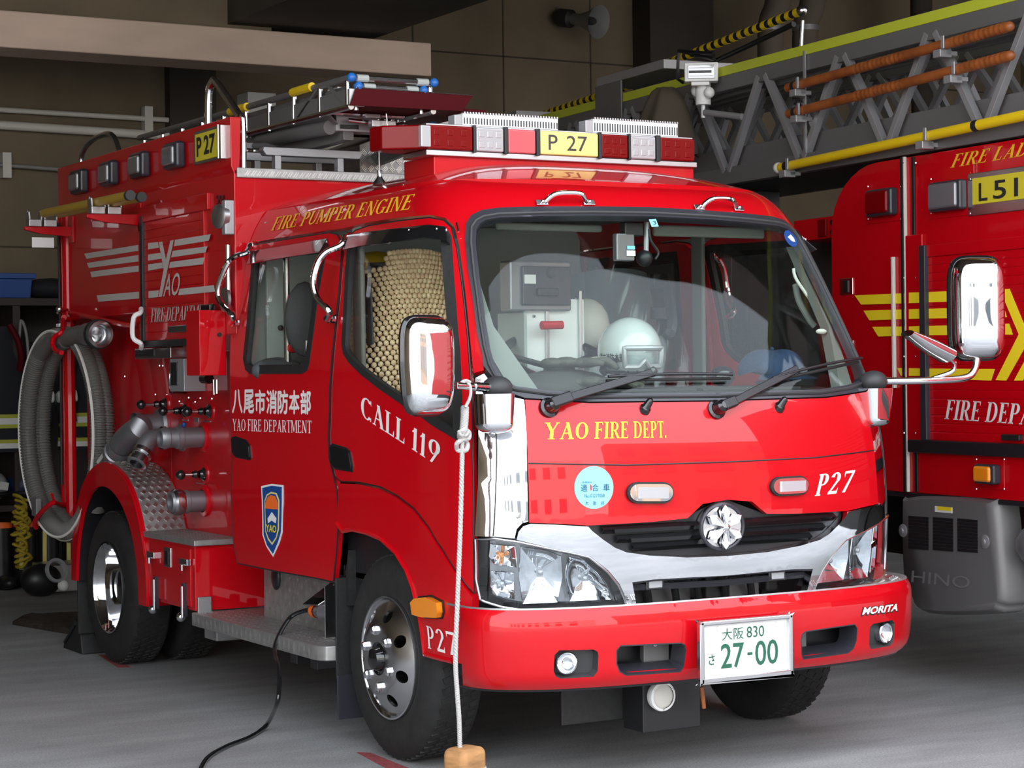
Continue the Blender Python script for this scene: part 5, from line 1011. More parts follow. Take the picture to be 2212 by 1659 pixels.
def gloves():
    # a pair of dark work gloves draped over the dashboard edge by the steering wheel
    for k, (o, ang, lab) in enumerate(((Vector((-.235, .68, DZ+.088)), -.25, 'upper dark leather glove of the pair, lying on the instrument hood left of the helmet'), (Vector((-.190, .585, DZ+.020)), -.75, 'lower dark leather glove on the dashboard in front of the instrument hood'))):
        g = empty('glove', (o.x, o.y, DZ), lab, 'glove'); R = Matrix.Rotation(ang, 3, 'Z'); T = lambda x, y, z: o+R @ Vector((x, y, z))
        MB().ball(o, .048, 18, (1.2, .95, .38), R).ball(T(-.065, .004, .002), .046, 18, (1.1, .9, .42), R).ball(T(-.115, .010, .0), .046, 18, (.9, 1.0, .42), R).build('palm', 'glove', g, smooth=80)
        for j, (y0, L_) in enumerate(((-.032, .075), (-.011, .088), (.011, .085), (.031, .068))):
            f = [T(.03, y0, .004), T(.03+L_*.4, y0*1.25, .008), T(.03+L_*.75, y0*1.4, -.006-.004*k), T(.03+L_, y0*1.5, -.022+.010*k)]
            MB().tube(curve(f, 4), [.0125]*10+[.011, .009, .005], 10).build('finger', 'glove', g, smooth=80); MB().tube(curve([p+Vector((0, 0, .0125)) for p in f], 4), .0012, 5).build('seam', 'seam', g)
        MB().tube(curve([T(-.01, -.035, 0), T(.012, -.062, .002), T(.045, -.078, -.004)], 4), [.014]*6+[.012, .010, .006], 10).build('thumb', 'glove', g, smooth=80)
gloves()
def cap():
    c = at(1668, 785, y=.70); c.z = DZ+.07; h = empty('cap', (c.x, c.y, DZ), 'crumpled dark blue work cap lying on the dashboard at the passenger side', 'cap')
    def f(u, v): th = u*2*math.pi; ph = v*math.pi*.56; d = 1+.05*math.sin(3*th+1)+.05*math.sin(5*th); return c+Vector((.125*math.sin(ph)*math.cos(th)*d, .105*math.sin(ph)*math.sin(th)*d, .085*math.cos(ph)-.02*math.exp(-ph*ph*3)+.008*math.sin(4*th)*math.sin(ph)-.012))
    MB().grid(f, 36, 14).build('crown', 'capblue', h, smooth=80, thick=.003); MB().ball(c+Vector((0, 0, .062)), .008, 8).build('button', 'capblue', h)
    MB().grid(lambda u, v: c+Vector(((.10+.07*v)*math.cos(-2.5+1.9*u), (.09+.07*v)*math.sin(-2.5+1.9*u), -.03-.02*v)), 14, 4).build('peak', 'capblue', h, smooth=60, thick=.004)
    MB().ball((c.x-.02, c.y, DZ+.008), .05, 10, (1, 1, .2)).build('lining_band', 'navy', h)
cap()
MB().ball(at(1560, 778, y=.72), .045, 16, (1.1, .9, .85)).build('handset', 'gloss_black', None); bpy.data.objects['handset'].location.z = DZ+.034; tag(bpy.data.objects['handset'], 'glossy black round device on the dashboard left of the blue cap', 'device')
def bead_cover():
    h = empty('seat_cover', (-.50, 1.30, .97), 'beige wooden bead cover hanging over the driver seat back', 'seat cover'); mb = MB()
    for i in range(44):
        for j in range(21):
            v = i/43; a = ((j+.5*(i % 2))/20.5-.5)*2
            if v > .94 and abs(a) > .75: continue
            x = -.48+a*.232*(1-.34*v**4); y = 1.42+.05-.10*math.sqrt(max(0, 1-a*a*.98))+.14*v-.045; z = .97+.80*v+.02*(1-a*a)
            mb.ball((x, y, z), .0118, 8, (1.0, .8, .95))
    mb.build('beads', 'bead', h, smooth=80)
    mb = MB()
    for i in range(44):
        for j in range(13):
            v = i/43; zz = .97+.80*v; mb.ball((-.48-.232*(1-.34*v**4)-.022*math.sin(math.pi*j/12), 1.46+.14*v+.012+.009*j*1.1, zz+(.012 if j % 2 else 0)), .0125, 8, (.8, 1.05, .9))
    mb.build('side_beads', 'bead', h, smooth=80)
    MB().grid(lambda u, v: Vector((-.48+(u-.5)*2*.225*(1-.34*v**4), 1.42+.05-.10*math.sqrt(max(0, 1-((u-.5)*2)**2*.98))+.14*v-.022, .97+.78*v)), 14, 12).build('backing', 'black', h, thick=.003, smooth=60)
bead_cover()
# ---------------------------------------------------------------- things carried outside
for k, (o_, y1, lab) in enumerate(((.05, 3.03, 'outer yellow-brown hook pole clamped on the side brackets of the engine'), (.125, 3.10, 'inner yellow-brown hook pole in the bracket clamps, next to the truck side'))):
    a = Vector((PXR+o_, 4.30, PZR+.054)); b = Vector((PXF+o_, PYF+.015, PZF+.054)); d = (b-a).normalized(); b = b+d*(b.y-y1)/abs(d.y) if True else b; h = empty('hook_pole', a, lab, 'pole'); MB().cyl(a, b, .020, 14).build('shaft', 'pole', h); MB().cyl(b-d*.02, b+d*.008, .0222, 14).build('end_cap', 'charcoal', h)
# suction hose coiled on the rear corner
def suction():
    h = empty('suction_hose', (-.93, 4.47, .55), 'grey ribbed suction hose coiled on the rear side of the red engine', 'hose'); R_, r_ = .452, .043; N_ = 2000
    turns = 2.55; pts = []; st = []
    for i in range(N_+1):
        t = i/N_; a = math.pi*.40+t*turns*2*math.pi; x = -.955+.10*t+.05*math.cos(a); rr = R_-.010*math.sin(t*9); c = Vector((x, 4.37+.03*t-math.cos(a)*rr*.84, 1.055+math.sin(a)*rr*1.06)); pts.append(c); st.append(c+Vector((-.036, (math.cos(a))*-.026, math.sin(a)*.026)))
    MB().tube(pts, [r_*(1.0 if i % 4 < 2 else .87) for i in range(N_+1)], 14).build('hose_coil', 'hose', h, smooth=25)
    MB().tube(st, .0075, 6).build('reflective_stripe', 'hoseline', h)
    s = pts[0]; m_ = A(216, 722, x=-.90); d = Vector((.10, -1, -.02)).normalized()
    MB().tube(curve([pts[110], pts[50], pts[10], m_-d*.24, m_-d*.12], 6), r_, 14).build('hose_neck', 'hose', h)
    MB().lathe(m_, d, [(-.16, .045), (-.15, .052), (-.06, .054), (-.055, .062), (-.04, .062), (-.035, .058)], 32).build('coupling_tail', 'cast', h)
    MB().lathe(m_, d, [(-.04, .062), (-.03, .070), (.0, .070), (.006, .064)], 32).build('coupling_ring', 'rubber', h); MB().lathe(m_, d, [(.002, .066), (.010, .062), (.011, .048), (-.01, .042), (-.03, .042), (-.032, .036), (-.06, .034), (-.10, 0)], 32).build('coupling_mouth', 'steel', h, smooth=30)
    e = pts[-1]; MB().tube(curve([HEND-HDIR*.02, HEND+HDIR*.10, Vector((-.86, 4.03, .86)), Vector((-.86, 4.10, .70))], 8), r_*1.05, 14).build('hose_tail', 'hose', h); MB().tube([HEND+HDIR*.02+Vector((-.035, .0, .03)), HEND+HDIR*.14+Vector((-.035, .02, .03))], .012, 6).build('tail_stripe', 'hoseline', h)
suction()
hk = empty('hose_hook', (-.93, 4.4, 1.6), parent=pump)
MB().tube(curve([A(150, 690, x=-.85), A(136, 690, x=-.90), A(135, 715, x=-.97), A(118, 728, x=-1.0), A(114, 745, x=-1.005), A(122, 758, x=-1.005), A(133, 762, x=-1.005)], 5), .012, 8).build('hook_bar', 'red', hk); tube('hook_arm', [A(140, 688, x=-.84), A(138, 686, x=-.90)], .014, 'red', hk)
box('hook_reflector', A(118, 682, x=-.95)+Vector((0, -.02, -.04)), A(131, 706, x=-.95)+Vector((.01, .02, 0)), 'white', hk, .002); MB().ball(A(128, 668, x=-.93), .018, 10).cyl(A(124, 676, x=-.93), A(146, 669, x=-.86), .007, 8).build('hook_catch', 'steel', hk)
lw = empty('hose_strap', A(90, 1100, x=-.95), parent=pump); MB().tube(curve([A(160, 1093, x=-.80), A(130, 1090, x=-.90), A(115, 1086, x=-1.0), A(96, 1100, x=-1.02), A(76, 1125, x=-1.02), A(78, 1140, x=-1.0)], 5), .012, 8).build('strap_bar', 'red', lw); box('strap_buckle', A(80, 1080, x=-1.01)+Vector((-.015, -.03, -.08)), A(80, 1080, x=-1.01)+Vector((.015, .05, .01)), 'greymetal', lw, .006); tube('strap_lever', [A(112, 1067, x=-.99), A(117, 1086, x=-1.0)], .006, 'red', lw)
# roof ladder with blue end caps
def roof_ladder():
    x0, x1, yf, yb = -.46, -.09, 2.06, 4.55; lz = 2.515; h = empty('roof_ladder', (-.28, 3.3, 2.40), 'folded metal ladder with blue plastic end caps lying on the roof of the engine', 'ladder')
    for dz, dx, nm in ((0, 0, 'rail'), (-.032, .035, 'rail')):
        for x in (x0+dx, x1-dx*1.2):
            MB().cyl((x, yf+dx*.3, lz+dz), (x, yb, lz+dz+.02), .014, 10).build(nm, 'greymetal', h)
            MB().ball((x, yf+dx*.3-.008, lz+dz), .019, 12).build('end_cap', 'capend', h)
        y = yf+dx*.3; MB().cyl((x0+dx, y, lz+dz), (x1-dx*1.2, y, lz+dz), .012, 10).build('end_rung', 'steel', h)
        for x, g in ((x0+dx, 1), (x1-dx*1.2, -1)): MB().cyl((x+g*.025, y, lz+dz), (x+g*.075, y, lz+dz), .015, 10).build('sleeve', 'helmet', h)
        for k in range(10):
            y = yf+.03+.265*k
            for x in (x0+dx, x1-dx*1.2): MB().cyl((x, y, lz+dz), (x, y, lz-.125), .0115, 8).build('upright', 'steel', h)
    for k in range(9): MB().cyl((x0, yf+.25+.265*k, lz-.11), (x1, yf+.25+.265*k, lz-.11), .011, 8).build('rung', 'steel', h)
    for x in (x0, x1): MB().cyl((x, yf, lz-.115), (x, yb, lz-.10), .013, 8).build('lower_rail', 'steel', h); MB().bar((x, yf+.30, lz), (x, yf+.55, lz-.12), .012, .012).build('brace', 'greymetal', h); MB().bar((x, yf+.05, lz-.11), (x, yf+.22, lz), .012, .012).build('brace', 'greymetal', h)
    for y in (2.42, 3.12): MB().cyl((x0-.006, y, lz+.008), (x0-.006, y+.20, lz+.009), .019, 10).build('yellow_tape', 'yellow', h)
    MB().tube([(x0+.07, yf+.03+.0*i, lz-.07+.0) for i in range(1)]+[(x0+.07+.025*math.cos(i*math.pi/8), yf+.02, lz-.075+.025*math.sin(i*math.pi/8)) for i in range(16)], .004, 6).build('lock_ring', 'steel', h)
    box('lock_box', (x0+.03, 2.25, lz-.06), (x0+.10, 2.35, lz-.01), 'white', h, .004)
roof_ladder()
# rope looped over the mirror arm, with a wooden block at its end
def rope():
    yb_ = .29; h = empty('rope', at(1000, 850, y=yb_), 'white cord hung from the left mirror arm with two knots, tied round a wooden block', 'rope')
    loop = [at(p, q, y=yb_-.012) for p, q in ((1016, 826), (1006, 822), (996, 827), (998, 832))]+[at(p, q, y=yb_-.02) for p, q in ((1013, 830), (1017, 845), (1014, 862), (1005, 880))]
    MB().tube(curve(loop, 5), .005, 8).build('arm_loop', 'rope', h)
    def twist(pts, r_, n_=3):
        mb = MB(); p = curve(pts, 40); L_ = 0
        for k in range(n_):
            out = []
            for i, c in enumerate(p): a = i*.9+2*math.pi*k/n_; out.append(c+Vector((math.cos(a), math.sin(a), 0))*r_*.55)
            mb.tube(out, r_*.62, 6)
        return mb
    twist([at(p, q, y=yb_) for p, q in ((1004, 880), (1003, 910), (999, 950))], .012).build('doubled_cord', 'rope', h, smooth=80)
    main = [at(p, q, y=yb_) for p, q in ((998, 950), (998, 1000), (994, 1150), (989, 1280), (984, 1420), (988, 1500), (992, 1560), (994, 1640), (995, 1700))]
    twist(main, .0072).build('cord', 'rope', h, smooth=80)
    for (px, py, s) in ((1003, 938, 1), (998, 962, 1.1)):
        c = at(px, py, y=yb_); MB().tube([c+Vector((.018*s*math.cos(a)*(1+.2*math.sin(3*a)), .010*math.sin(2*a), .016*s*math.sin(a))) for a in [i*math.pi/10 for i in range(20)]], .0075, 8, closed=True).build('knot', 'rope', h)
    for e_ in ((990, 930), (1013, 931)): MB().tube(curve([at(1002, 942, y=yb_-.01), at((e_[0]+1002)/2, 940, y=yb_-.02), at(*e_, y=yb_-.015)], 4), .005, 6).build('cord_tail', 'rope', h)
    c = at(1004, 1638, y=yb_); MB().tube([Vector((c.x+.066*math.cos(a), yb_+.056*math.sin(a), c.z-.03+.004*math.sin(2*a))) for a in [i*math.pi/12 for i in range(24)]], .005, 6, closed=True).build('block_loop', 'rope', h)
    b = box('wooden_block', (c.x-.058, yb_-.048, 0), (c.x+.058, yb_+.048, at(1004, 1613, y=yb_).z), 'wood', None, .024, seg=4); tag(b, 'worn wooden wheel chock block on the floor, tied to the white cord', 'block')
    b.rotation_euler.z = .35
rope()
cb = [Vector((-.80, 1.73, .445)), Vector((-.82, 1.775, .44)), Vector((-.87, 1.80, .41)), Vector((-.945, 1.76, .32)), at(601, 1440, x=-.98), at(603, 1480, x=-1.0), at(598, 1520, x=-1.02), at(575, 1567, z=.02), at(540, 1592, z=.008), at(490, 1612, z=.008), at(455, 1632, z=.008), at(436, 1655, z=.008), at(420, 1700, z=.008)]
tag(MB().tube(curve(cb, 8), .0085, 10).build('power_cable', 'gloss_black', None), 'black power cable running from the plug on the truck step down across the floor', 'cable')
cap_ = empty('wheel_chock', (-.75, 4.28, 0), 'black rubber wheel chock wedged behind the rear wheel of the engine', 'wheel chock')
MB().prism([(-.90, 4.22, 0), (-.90, 4.52, 0), (-.90, 4.50, .04), (-.90, 4.34, .16), (-.90, 4.26, .15)], (.22, 0, 0)).build('wedge', 'rubber', cap_, .008); tube('wedge_rib', [(-.905, 4.30, .14), (-.905, 4.47, .035)], .008, 'black', cap_)
mb = MB()
V2, F2 = fill2d([(-.84, 5.60), (-.72, 5.02), (-.80, 4.70), (-.45, 4.72), (-.42, 5.80), (-.70, 5.86)], (), (.05, .05)); mb.add([Vector((p[0], p[1], .012+.020*random.random())) for p in V2], F2)
tag(mb.build('floor_mat', 'dirtymat', None, thick=.02, smooth=30), 'ragged dirty brown mat on the floor behind the rear wheel', 'mat')
for q in ([(770,1625),(795,1625),(900,1668),(850,1668)], [(214,1415),(232,1415),(275,1440),(252,1441)]):
    pass
# ---------------------------------------------------------------- the ladder truck standing to the right
LO_ = Vector((1.84, 1.01, 0)); LD = Vector((.075, .9972, 0)); LN = Vector((-.9972, .075, 0))
def LP(s, z, o=0): p = LO_+LD*s+LN*o; p.z = z; return p
def LH(px, py, o=0):
    d = ray(px, py); t = ((LO_+LN*o-EYE).dot(LN))/d.dot(LN); p = EYE+d*t; return ((p-LO_).dot(LD), p.z)
def LPx(px, py, o=0): s, z = LH(px, py, o); return LP(s, z, o)
lad = empty('ladder_truck', LP(-1.5, 0, -1.1), 'big red fire ladder truck marked L51 with a grey ladder, right of the pumper', 'fire engine')
def lbox(nm, s0, s1, z0, z1, o0, o1, mt, parent, bevel=.004, **k):
    q = [LP(s0, z0, o0), LP(s1, z0, o0), LP(s1, z1, o0), LP(s0, z1, o0)]; return MB().prism(q, LN*(o1-o0)).build(nm, mt, parent, bevel, **k)
def lpx(nm, x0, y0, x1, y1, o0, o1, mt, parent, **k): a, b = LH(x0, y0), LH(x1, y1); return lbox(nm, a[0], b[0], a[1], b[1], o0, o1, mt, parent, **k)
ZB, ZT, SR = .795, 2.235, 1.01
arcp = [(SR, ZB), (SR, 1.95)]+[(SR-.36*(1-math.cos(a)), 1.95+.285*math.sin(a)) for a in [i*math.pi/16 for i in range(1, 9)]]+[(-2.6, ZT+.0), (-2.6, ZB)]
MB().prism([LP(s, z, 0) for s, z in arcp], LN*-2.2).build('truck_body', 'paint', lad, .006)
lbox('lower_edge', -2.6, SR, ZB-.02, ZB, .0, -.4, 'black', lad)
# door trim strips
for px, w_, mt, o in ((1930, 5, 'greymetal', .006), (1934, 4, 'pipe', .016), (1961, 3, 'pipe', .014), (1953, 5, 'black', .008), (1978, 6, 'black', .008)):
    y0, y1 = (555, 838) if px in (1930, 1934) else (338, 1062); a, b = LH(px-w_/2, 700), LH(px+w_/2, 700); z0, z1 = LH(px, y1)[1], LH(px, y0)[1]
    lbox('trim_strip', a[0], b[0], z0, z1, 0, o, mt, lad, .002)
for y0 in (352, 600, 770, 935): 
    for px in (1953, 1978): MB().ball(LPx(px, y0, .01), .006, 6).build('rivet', 'steel', lad)
a, b = LH(1800, 330), LH(1955, 338)
# roller shutter at the far right with lettering
s0, s1 = LH(1998, 700)[0], -2.0; z0, z1 = LH(1998, 950)[1], LH(2000, 556)[1]
sh2 = empty('roller_shutter', LP(s0, z0, 0), parent=lad)
MB().grid(lambda u, v: LP(s1+(s0-s1)*u, z0+(z1-z0)*v, .005-.003*(round(v*176) % 8 == 0)), 2, 176).build('shutter_slats', 'paint', sh2, thick=.004, smooth=25)
lbox('shutter_rail', s0+.0, s0-.04, z0, z1+.05, 0, .03, 'bandgrey', sh2, .003); lbox('shutter_edge', s0+.12, s0, z0-.02, z1+.1, 0, .012, 'paint', sh2, .004); lbox('shutter_sill', s1, s0+.10, z0-.055, z0-.0, 0, .025, 'black', sh2, .006); lbox('shutter_hood', s1, s0, z1, z1+.05, 0, .015, 'paint', sh2, .004)
lpx('shutter_handle', 2174, 938, 2214, 952, 0, .03, 'black', sh2)
LS = lambda uv, off=0: LP(uv[0], uv[1], off)
def llet(nm, t_, bl, br, tl, mt, par, lift, **k): letter(nm, t_, LS, LH(*bl), LH(*br), LH(*tl), mt, par, lift=lift, **k)
llet('department_lettering', 'FIRE DEPARTMENT', (2044,905), (2400,930), (2051,863), 'whiteletter', sh2, .010, T=.2)
llet('ladder_lettering', 'FIRE LADDER', (2053,363), (2300,322), (2066,333), 'gold', lad, .002, T=.18)
def strp(q, o, par): q = [LH(*p) for p in q]; V, F = fill2d(q); return MB().add([LP(*v, o) for v in V], F).build('emblem_stripe', 'goldbright', par, smooth=0, thick=.001, off=0)
lg2 = empty('wing_emblem', LP(.5, 1.5, 0), parent=lad)
for q, o in (([(1848,638),(1963,633),(1963,655),(1862,658)], .0045), ([(1867,671),(1963,668),(1963,689),(1880,692)], .0045), ([(1886,706),(1963,705),(1963,725),(1899,727)], .0045), ([(1940,795),(1963,795),(1963,812),(1948,812)], .0045),
             ([(1970,632),(1998,631),(1998,654),(1970,655)], .016), ([(1970,668),(1998,667),(1998,688),(1970,689)], .016), ([(1970,705),(1998,704),(1998,724),(1970,724)], .016), ([(1970,795),(1998,796),(1998,812),(1970,812)], .016),
             ([(2010,631),(2158,624),(2165,648),(2010,653)], .009), ([(2010,667),(2172,662),(2179,685),(2010,688)], .009), ([(2010,704),(2184,699),(2192,723),(2010,724)], .009), ([(2010,796),(2153,797),(2145,822),(2010,817)], .009),
             ([(2164,625),(2185,624),(2212,690),(2230,730),(2178,822),(2155,821),(2205,722)], .010), ([(2195,822),(2212,790),(2240,740),(2260,745),(2214,822)], .0105)):
    strp(q, o, lg2)
# lamps and the number plate
def lamp(nm, x0, y0, x1, y1, mt, base='paint'):
    f = lpx(nm, x0-14, y0-12, x1+6, y1+12, 0, .004, base, lad); g = lpx('housing', x0, y0, x1, y1, 0, .045, 'bandgrey', f, bevel=.012); lpx('lens', x0+3, y0+4, x1-6, y1-5, .02, .056, mt, g, bevel=.012)
    for cx, cy in ((x0-11, y0-9), (x1+4, y0-9), (x0-11, y1+9), (x1+4, y1+9)): MB().ball(LPx(cx, cy, .005), .005, 6).build('screw', 'steel', f)
lamp('side_lamp', 1886, 412, 1942, 464, 'redlens'); lamp('side_lamp', 2022, 396, 2092, 452, 'lampgrey'); lamp('side_marker', 2120, 1001, 2165, 1047, 'amber')
f = lpx('number_frame', 2092, 376, 2230, 452, 0, .006, 'steel', lad); a, b = LH(2104, 386), LH(2104, 443); s1_ = LH(2226, 400)[0]
lbox('number_plate', a[0], s1_, b[1], a[1], .006, .010, 'signyellow', f, .001)
llet('number_lettering', 'L', (2119,435), (2138,433), (2119,396), 'ink', f, .0115, font='sans', offset=.012); llet('number_lettering', '51', (2150,431), (2204,424), (2150,391), 'ink', f, .0115, font='sans', offset=.012)
lh = lpx('door_latch', 1816, 602, 1844, 636, 0, .006, 'chrome', lad); lpx('latch_paddle', 1825, 606, 1836, 632, .004, .012, 'black', lh)
lpx('small_latch', 1836, 735, 1845, 755, 0, .006, 'chrome', lad); lpx('side_line', 1958, 872, 1942, 1062, 0, .003, 'paint', lad)
# bumper bracket behind the body, dark undercarriage
lbox('turntable_bracket', SR, SR+.38, 1.93, 2.03, -.05, -.25, 'red', lad); lbox('bracket_plate', SR+.10, SR+.17, 1.94, 2.02, -.05, -.04, 'redlens', lad)
for z in (1.955, 2.0): MB().cyl(LP(SR+.05, z, -.05), LP(SR+.05, z, -.035), .012, 8).build('bolt', 'black', lad)
lbox('undercarriage', -2.6, SR+3.0, .45, .80, -.5, -1.7, 'black', lad); lbox('turntable', SR+.2, SR+2.6, 1.2, 2.0, -.3, -1.9, 'charcoal', lad); lbox('rear_lower_body', SR+.15, SR+.35, .3, 1.0, -.02, -.4, 'paint', lad) 
# wheel of the ladder truck, hidden in shade
for s in (-1.0, 2.6): c = LP(s, .47, -.35); MB().lathe(c, LN, [(-.25, .3), (-.25, .42), (-.22, .465), (-.03, .465), (0, .42), (.0, .28), (-.06, .26), (-.08, 0)], 40).build('wheel', 'tyre', lad, smooth=50)
# embossed engine side cover
q = [(1945,1085),(1952,1075),(2000,1069),(2135,1078),(2150,1095),(2166,1280),(2160,1310),(2140,1327),(1995,1325),(1965,1290),(1948,1240)]
q = [LH(*p, .02) for p in q]; qs = smooth2(q, 4); cen = (sum(p[0] for p in qs)/len(qs), sum(p[1] for p in qs)/len(qs)); ec_ = empty('engine_cover', LP(cen[0], q[7][1], 0), parent=lad); mb = MB(); m_ = len(qs)
ringof = lambda k, o: [LP(cen[0]+(p[0]-cen[0])*k, cen[1]+(p[1]-cen[1])*k, o) for p in qs]
L0, L1, L2 = ringof(1.0, -.10), ringof(1.0, -.01), ringof(.93, .025); mb.add(L0+L1+L2, [(j*m_+i, j*m_+(i+1) % m_, (j+1)*m_+(i+1) % m_, (j+1)*m_+i) for j in (0, 1) for i in range(m_)]+[tuple(range(2*m_, 3*m_))]); mb.build('cover_panel', 'greymetal', ec_, smooth=60)
sl = MB()
for k in range(3):
    for i in range(10): x0 = 1963+k*53; y0 = 1117+i*7.2+k*3; a, b = LH(x0, y0, .026), LH(x0+43, y0+3.5, .026); sl.bar(LP(a[0], a[1], .026), LP(b[0], b[1], .026), .012, .004, LN)
sl.build('cover_slots', 'black', ec_, smooth=0)
letter('cover_lettering', 'HINO', lambda uv, off=0: LP(uv[0], uv[1], .026+off), LH(1969,1257,.026), LH(2095,1272,.026), LH(1971,1232,.026), 'silver', ec_, 'sans', lift=.002)
for p in ((2130, 1170), (1953, 1146)): c = LPx(*p, .02); MB().lathe(c, LN, [(-.01, .03), (.008, .028), (.012, .012), (.016, .011), (.017, 0)], 18).build('cover_stud', 'silver', ec_)
a, b = LH(2020, 1093, .026), LH(2057, 1109, .026); lbox('caution_label', a[0], b[0], b[1], a[1], .025, .028, 'white', ec_, 0); lbox('caution_heading', a[0]-.02, b[0], a[1]-.015, a[1], .027, .029, 'goldbright', ec_, 0)
MB().ball(LP(-.32, .62, -.1), .12, 14, (1, 1, .8)).build('air_filter', 'cast', ec_); lbox('pipe_bracket', -.24, -.36, .45, .60, -.1, -.2, 'silver', ec_)
lbox('yellow_edge', SR-.05, SR-.09, .35, .62, -.02, -.04, 'goldbright', lad, .001)
# ---------------------------------------------------------------- the extended ladder sections on its roof
bm_ = empty('ladder_boom', LP(1.5, 2.25, -.3), parent=lad); S0, S1 = -1.6, 6.2
def zlow(s): return 2.243-.0
def rails(o, zl, zh, sA, sB, lowh, toph, w_, col, par, lime=False, seg=.66, ph=.588, dw=.035):
    lbox('ladder_chord', sA, sB, zl, zl+lowh, o, o-w_, 'greymetal', par, .004); lbox('ladder_rail', sA, sB, zh-toph, zh, o, o-w_, 'greymetal', par, .004)
    if lime: lbox('lime_strip', sA, sB, zh-.002, zh+.045, o+.004, o-w_-.004, 'lime', par, .003)
    dg = MB(); n0 = int((sA-ph)/seg)-1
    for i in range(n0, int((sB-ph)/seg)+2):
        s = ph+seg*i; zb_, zt_ = zl+lowh-.02, zh-toph+.03
        for sg in (-1, 1):
            a, b = LP(s+sg*.022, zb_, o-.012), LP(s+sg*(seg/2-.028), zt_, o-.012)
            sa, sb = s, s+sg*seg/2
            if min(sa, sb) < sA or max(sa, sb) > sB: continue
            dg.bar(a, b, .03, dw, LN)
    dg.build('ladder_lattice', col, par, .002)
for o in (0, -.62): rails(o-.0, 2.245, 2.785, S0, S1, .085, .075, .05, 'silver', bm_, lime=True)
for k, (do, dz, dsA) in enumerate(((-.075, .03, .3), (-.14, .055, .6), (-.20, .08, .9))):
    for g in (0, 1): rails(do if g == 0 else -.62-do+.05, 2.30+dz, 2.745-dz*.3, S0+dsA, S1-.2*k, .05, .04, .035, 'silver', bm_, ph=.588+.09*(k+1), dw=.028)
rg = MB(); 
for i in range(26): s = S0+.3*i; rg.cyl(LP(s, 2.36, -.07), LP(s, 2.36, -.60), .016, 8)
rg.build('ladder_rungs', 'charcoal', bm_); lbox('ladder_tray', S0, S1, 2.245, 2.26, -.05, -.62, 'black', bm_)
lbox('ladder_side_plate', S0, S1, 2.31, 2.43, -.055, -.06, 'greymetal', bm_); lbox('tip_plate', 2.95, 3.25, 2.62, 2.90, .02, .008, 'greymetal', bm_, .004); lbox('tip_box', 2.5, 3.25, 2.90, 2.95, .01, -.60, 'silver', bm_, .004); lbox('tip_box', 4.3, 4.9, 2.86, 2.90, 0, -.6, 'silver', bm_, .004)
for s in (2.2, 4.9): lbox('boom_support', s, s+.15, .8, 2.25, -.2, -.5, 'black', bm_)
lbox('vertical_stay', 1.19, 1.205, 2.33, 2.80, .012, .004, 'silver', bm_, 0)
# striped rescue poles lying over the ladder top
for nm, o, s0, s1, z0, z1, lab in (('striped_pole', -.35, 1.75, 3.25, 3.10, 3.02, 'front yellow and black striped pole lying on top of the ladder'), ('striped_pole', -.35, 3.35, 4.6, 2.965, 2.93, 'rear short yellow and black striped pole on top of the ladder')):
    a, b = LP(s0, z0, o), LP(s1, z1, o); e = empty(nm, a, lab, 'pole', parent=None); MB().cyl(a, b, .022, 12).build('shaft', 'black', e); st = MB(); n_ = int((b-a).length/.075)
    for i in range(n_): MB().cyl(a+(b-a)*((i+.25)/n_), a+(b-a)*((i+.75)/n_), .0232, 12).build('yellow_band', 'yellow', e, smooth=30)
    MB().ball(a, .03, 12).build('pole_tip', 'steel', e)
tube('pole_rest', [LP(1.75, 3.05, -.35), LP(1.75, 2.80, -.33)], .012, 'steel', bm_); tube('pole_rest', [LP(3.2, 3.01, -.35), LP(3.2, 2.9, -.35)], .012, 'steel', bm_); tube('pole_rest', [LP(3.4, 2.96, -.35), LP(3.4, 2.8, -.35)], .012, 'steel', bm_); tube('pole_rest', [LP(4.5, 2.94, -.35), LP(4.5, 2.86, -.35)], .012, 'steel', bm_)
tube('tool_pole', [LP(1.75, 3.03, -.30), LP(3.0, 2.90, -.30)], .014, 'black', bm_)
# wooden and yellow poles clipped along the ladder side
def lpole(px0, py0, px1, py1, r_, mt, lab, clips, grip=False):
    o = .05; a, b = LPx(px0, py0, o), LPx(px1, py1, o); e = empty('hook_pole', a, lab, 'pole'); pts = [a+(b-a)*(i/160) for i in range(161)]
    rr = [r_*(1+(.10*math.sin(i*2.0) if grip and (52 < i < 92 or i > 122) else 0)) for i in range(161)]
    if grip: rr[-3:] = [r_*.95, r_*.8, r_*.3]
    MB().tube(pts, rr, 12).build('shaft', mt, e, smooth=60); MB().cyl(a+(b-a)*.03, a+(b-a)*.045, r_*1.12, 12).build('pole_collar', 'rubber', e); 
    if not grip: MB().ball(a, r_*1.25, 12).build('pole_tip', 'pipe', e); MB().cyl(a+(b-a)*.70, a+(b-a)*.715, r_*1.08, 12).build('pole_collar', 'rubber', e)
    for t in clips:
        c = a+(b-a)*t; k = MB().bar(c+Vector((0, 0, -r_*2.4)), c+Vector((0, 0, -r_*.9)), .06, .05, LD); k.bar(c-LN*.06+Vector((0, 0, -r_*1.6)), c+Vector((0, 0, -r_*1.6)), .05, .02); k.bar(c-LD*.035+LN*r_*1.1+Vector((0, 0, -r_)), c-LD*.035+LN*r_*1.1+Vector((0, 0, r_*1.5)), .02, .008, LN); k.build('pole_clip', 'silver', bm_, .003)
lpole(1702, 190, 2188, 55, .022, 'handle_wood', 'upper brown wooden hook pole clipped to the ladder lattice', (.05, .72), True)
lpole(1704, 246, 2190, 118, .022, 'handle_wood', 'lower brown wooden hook pole clipped to the ladder lattice', (.05, .76), True)
lpole(1682, 363, 2330, 224, .022, 'yellow', 'yellow pole with a black band clipped along the bottom of the ladder', (.035, .54))
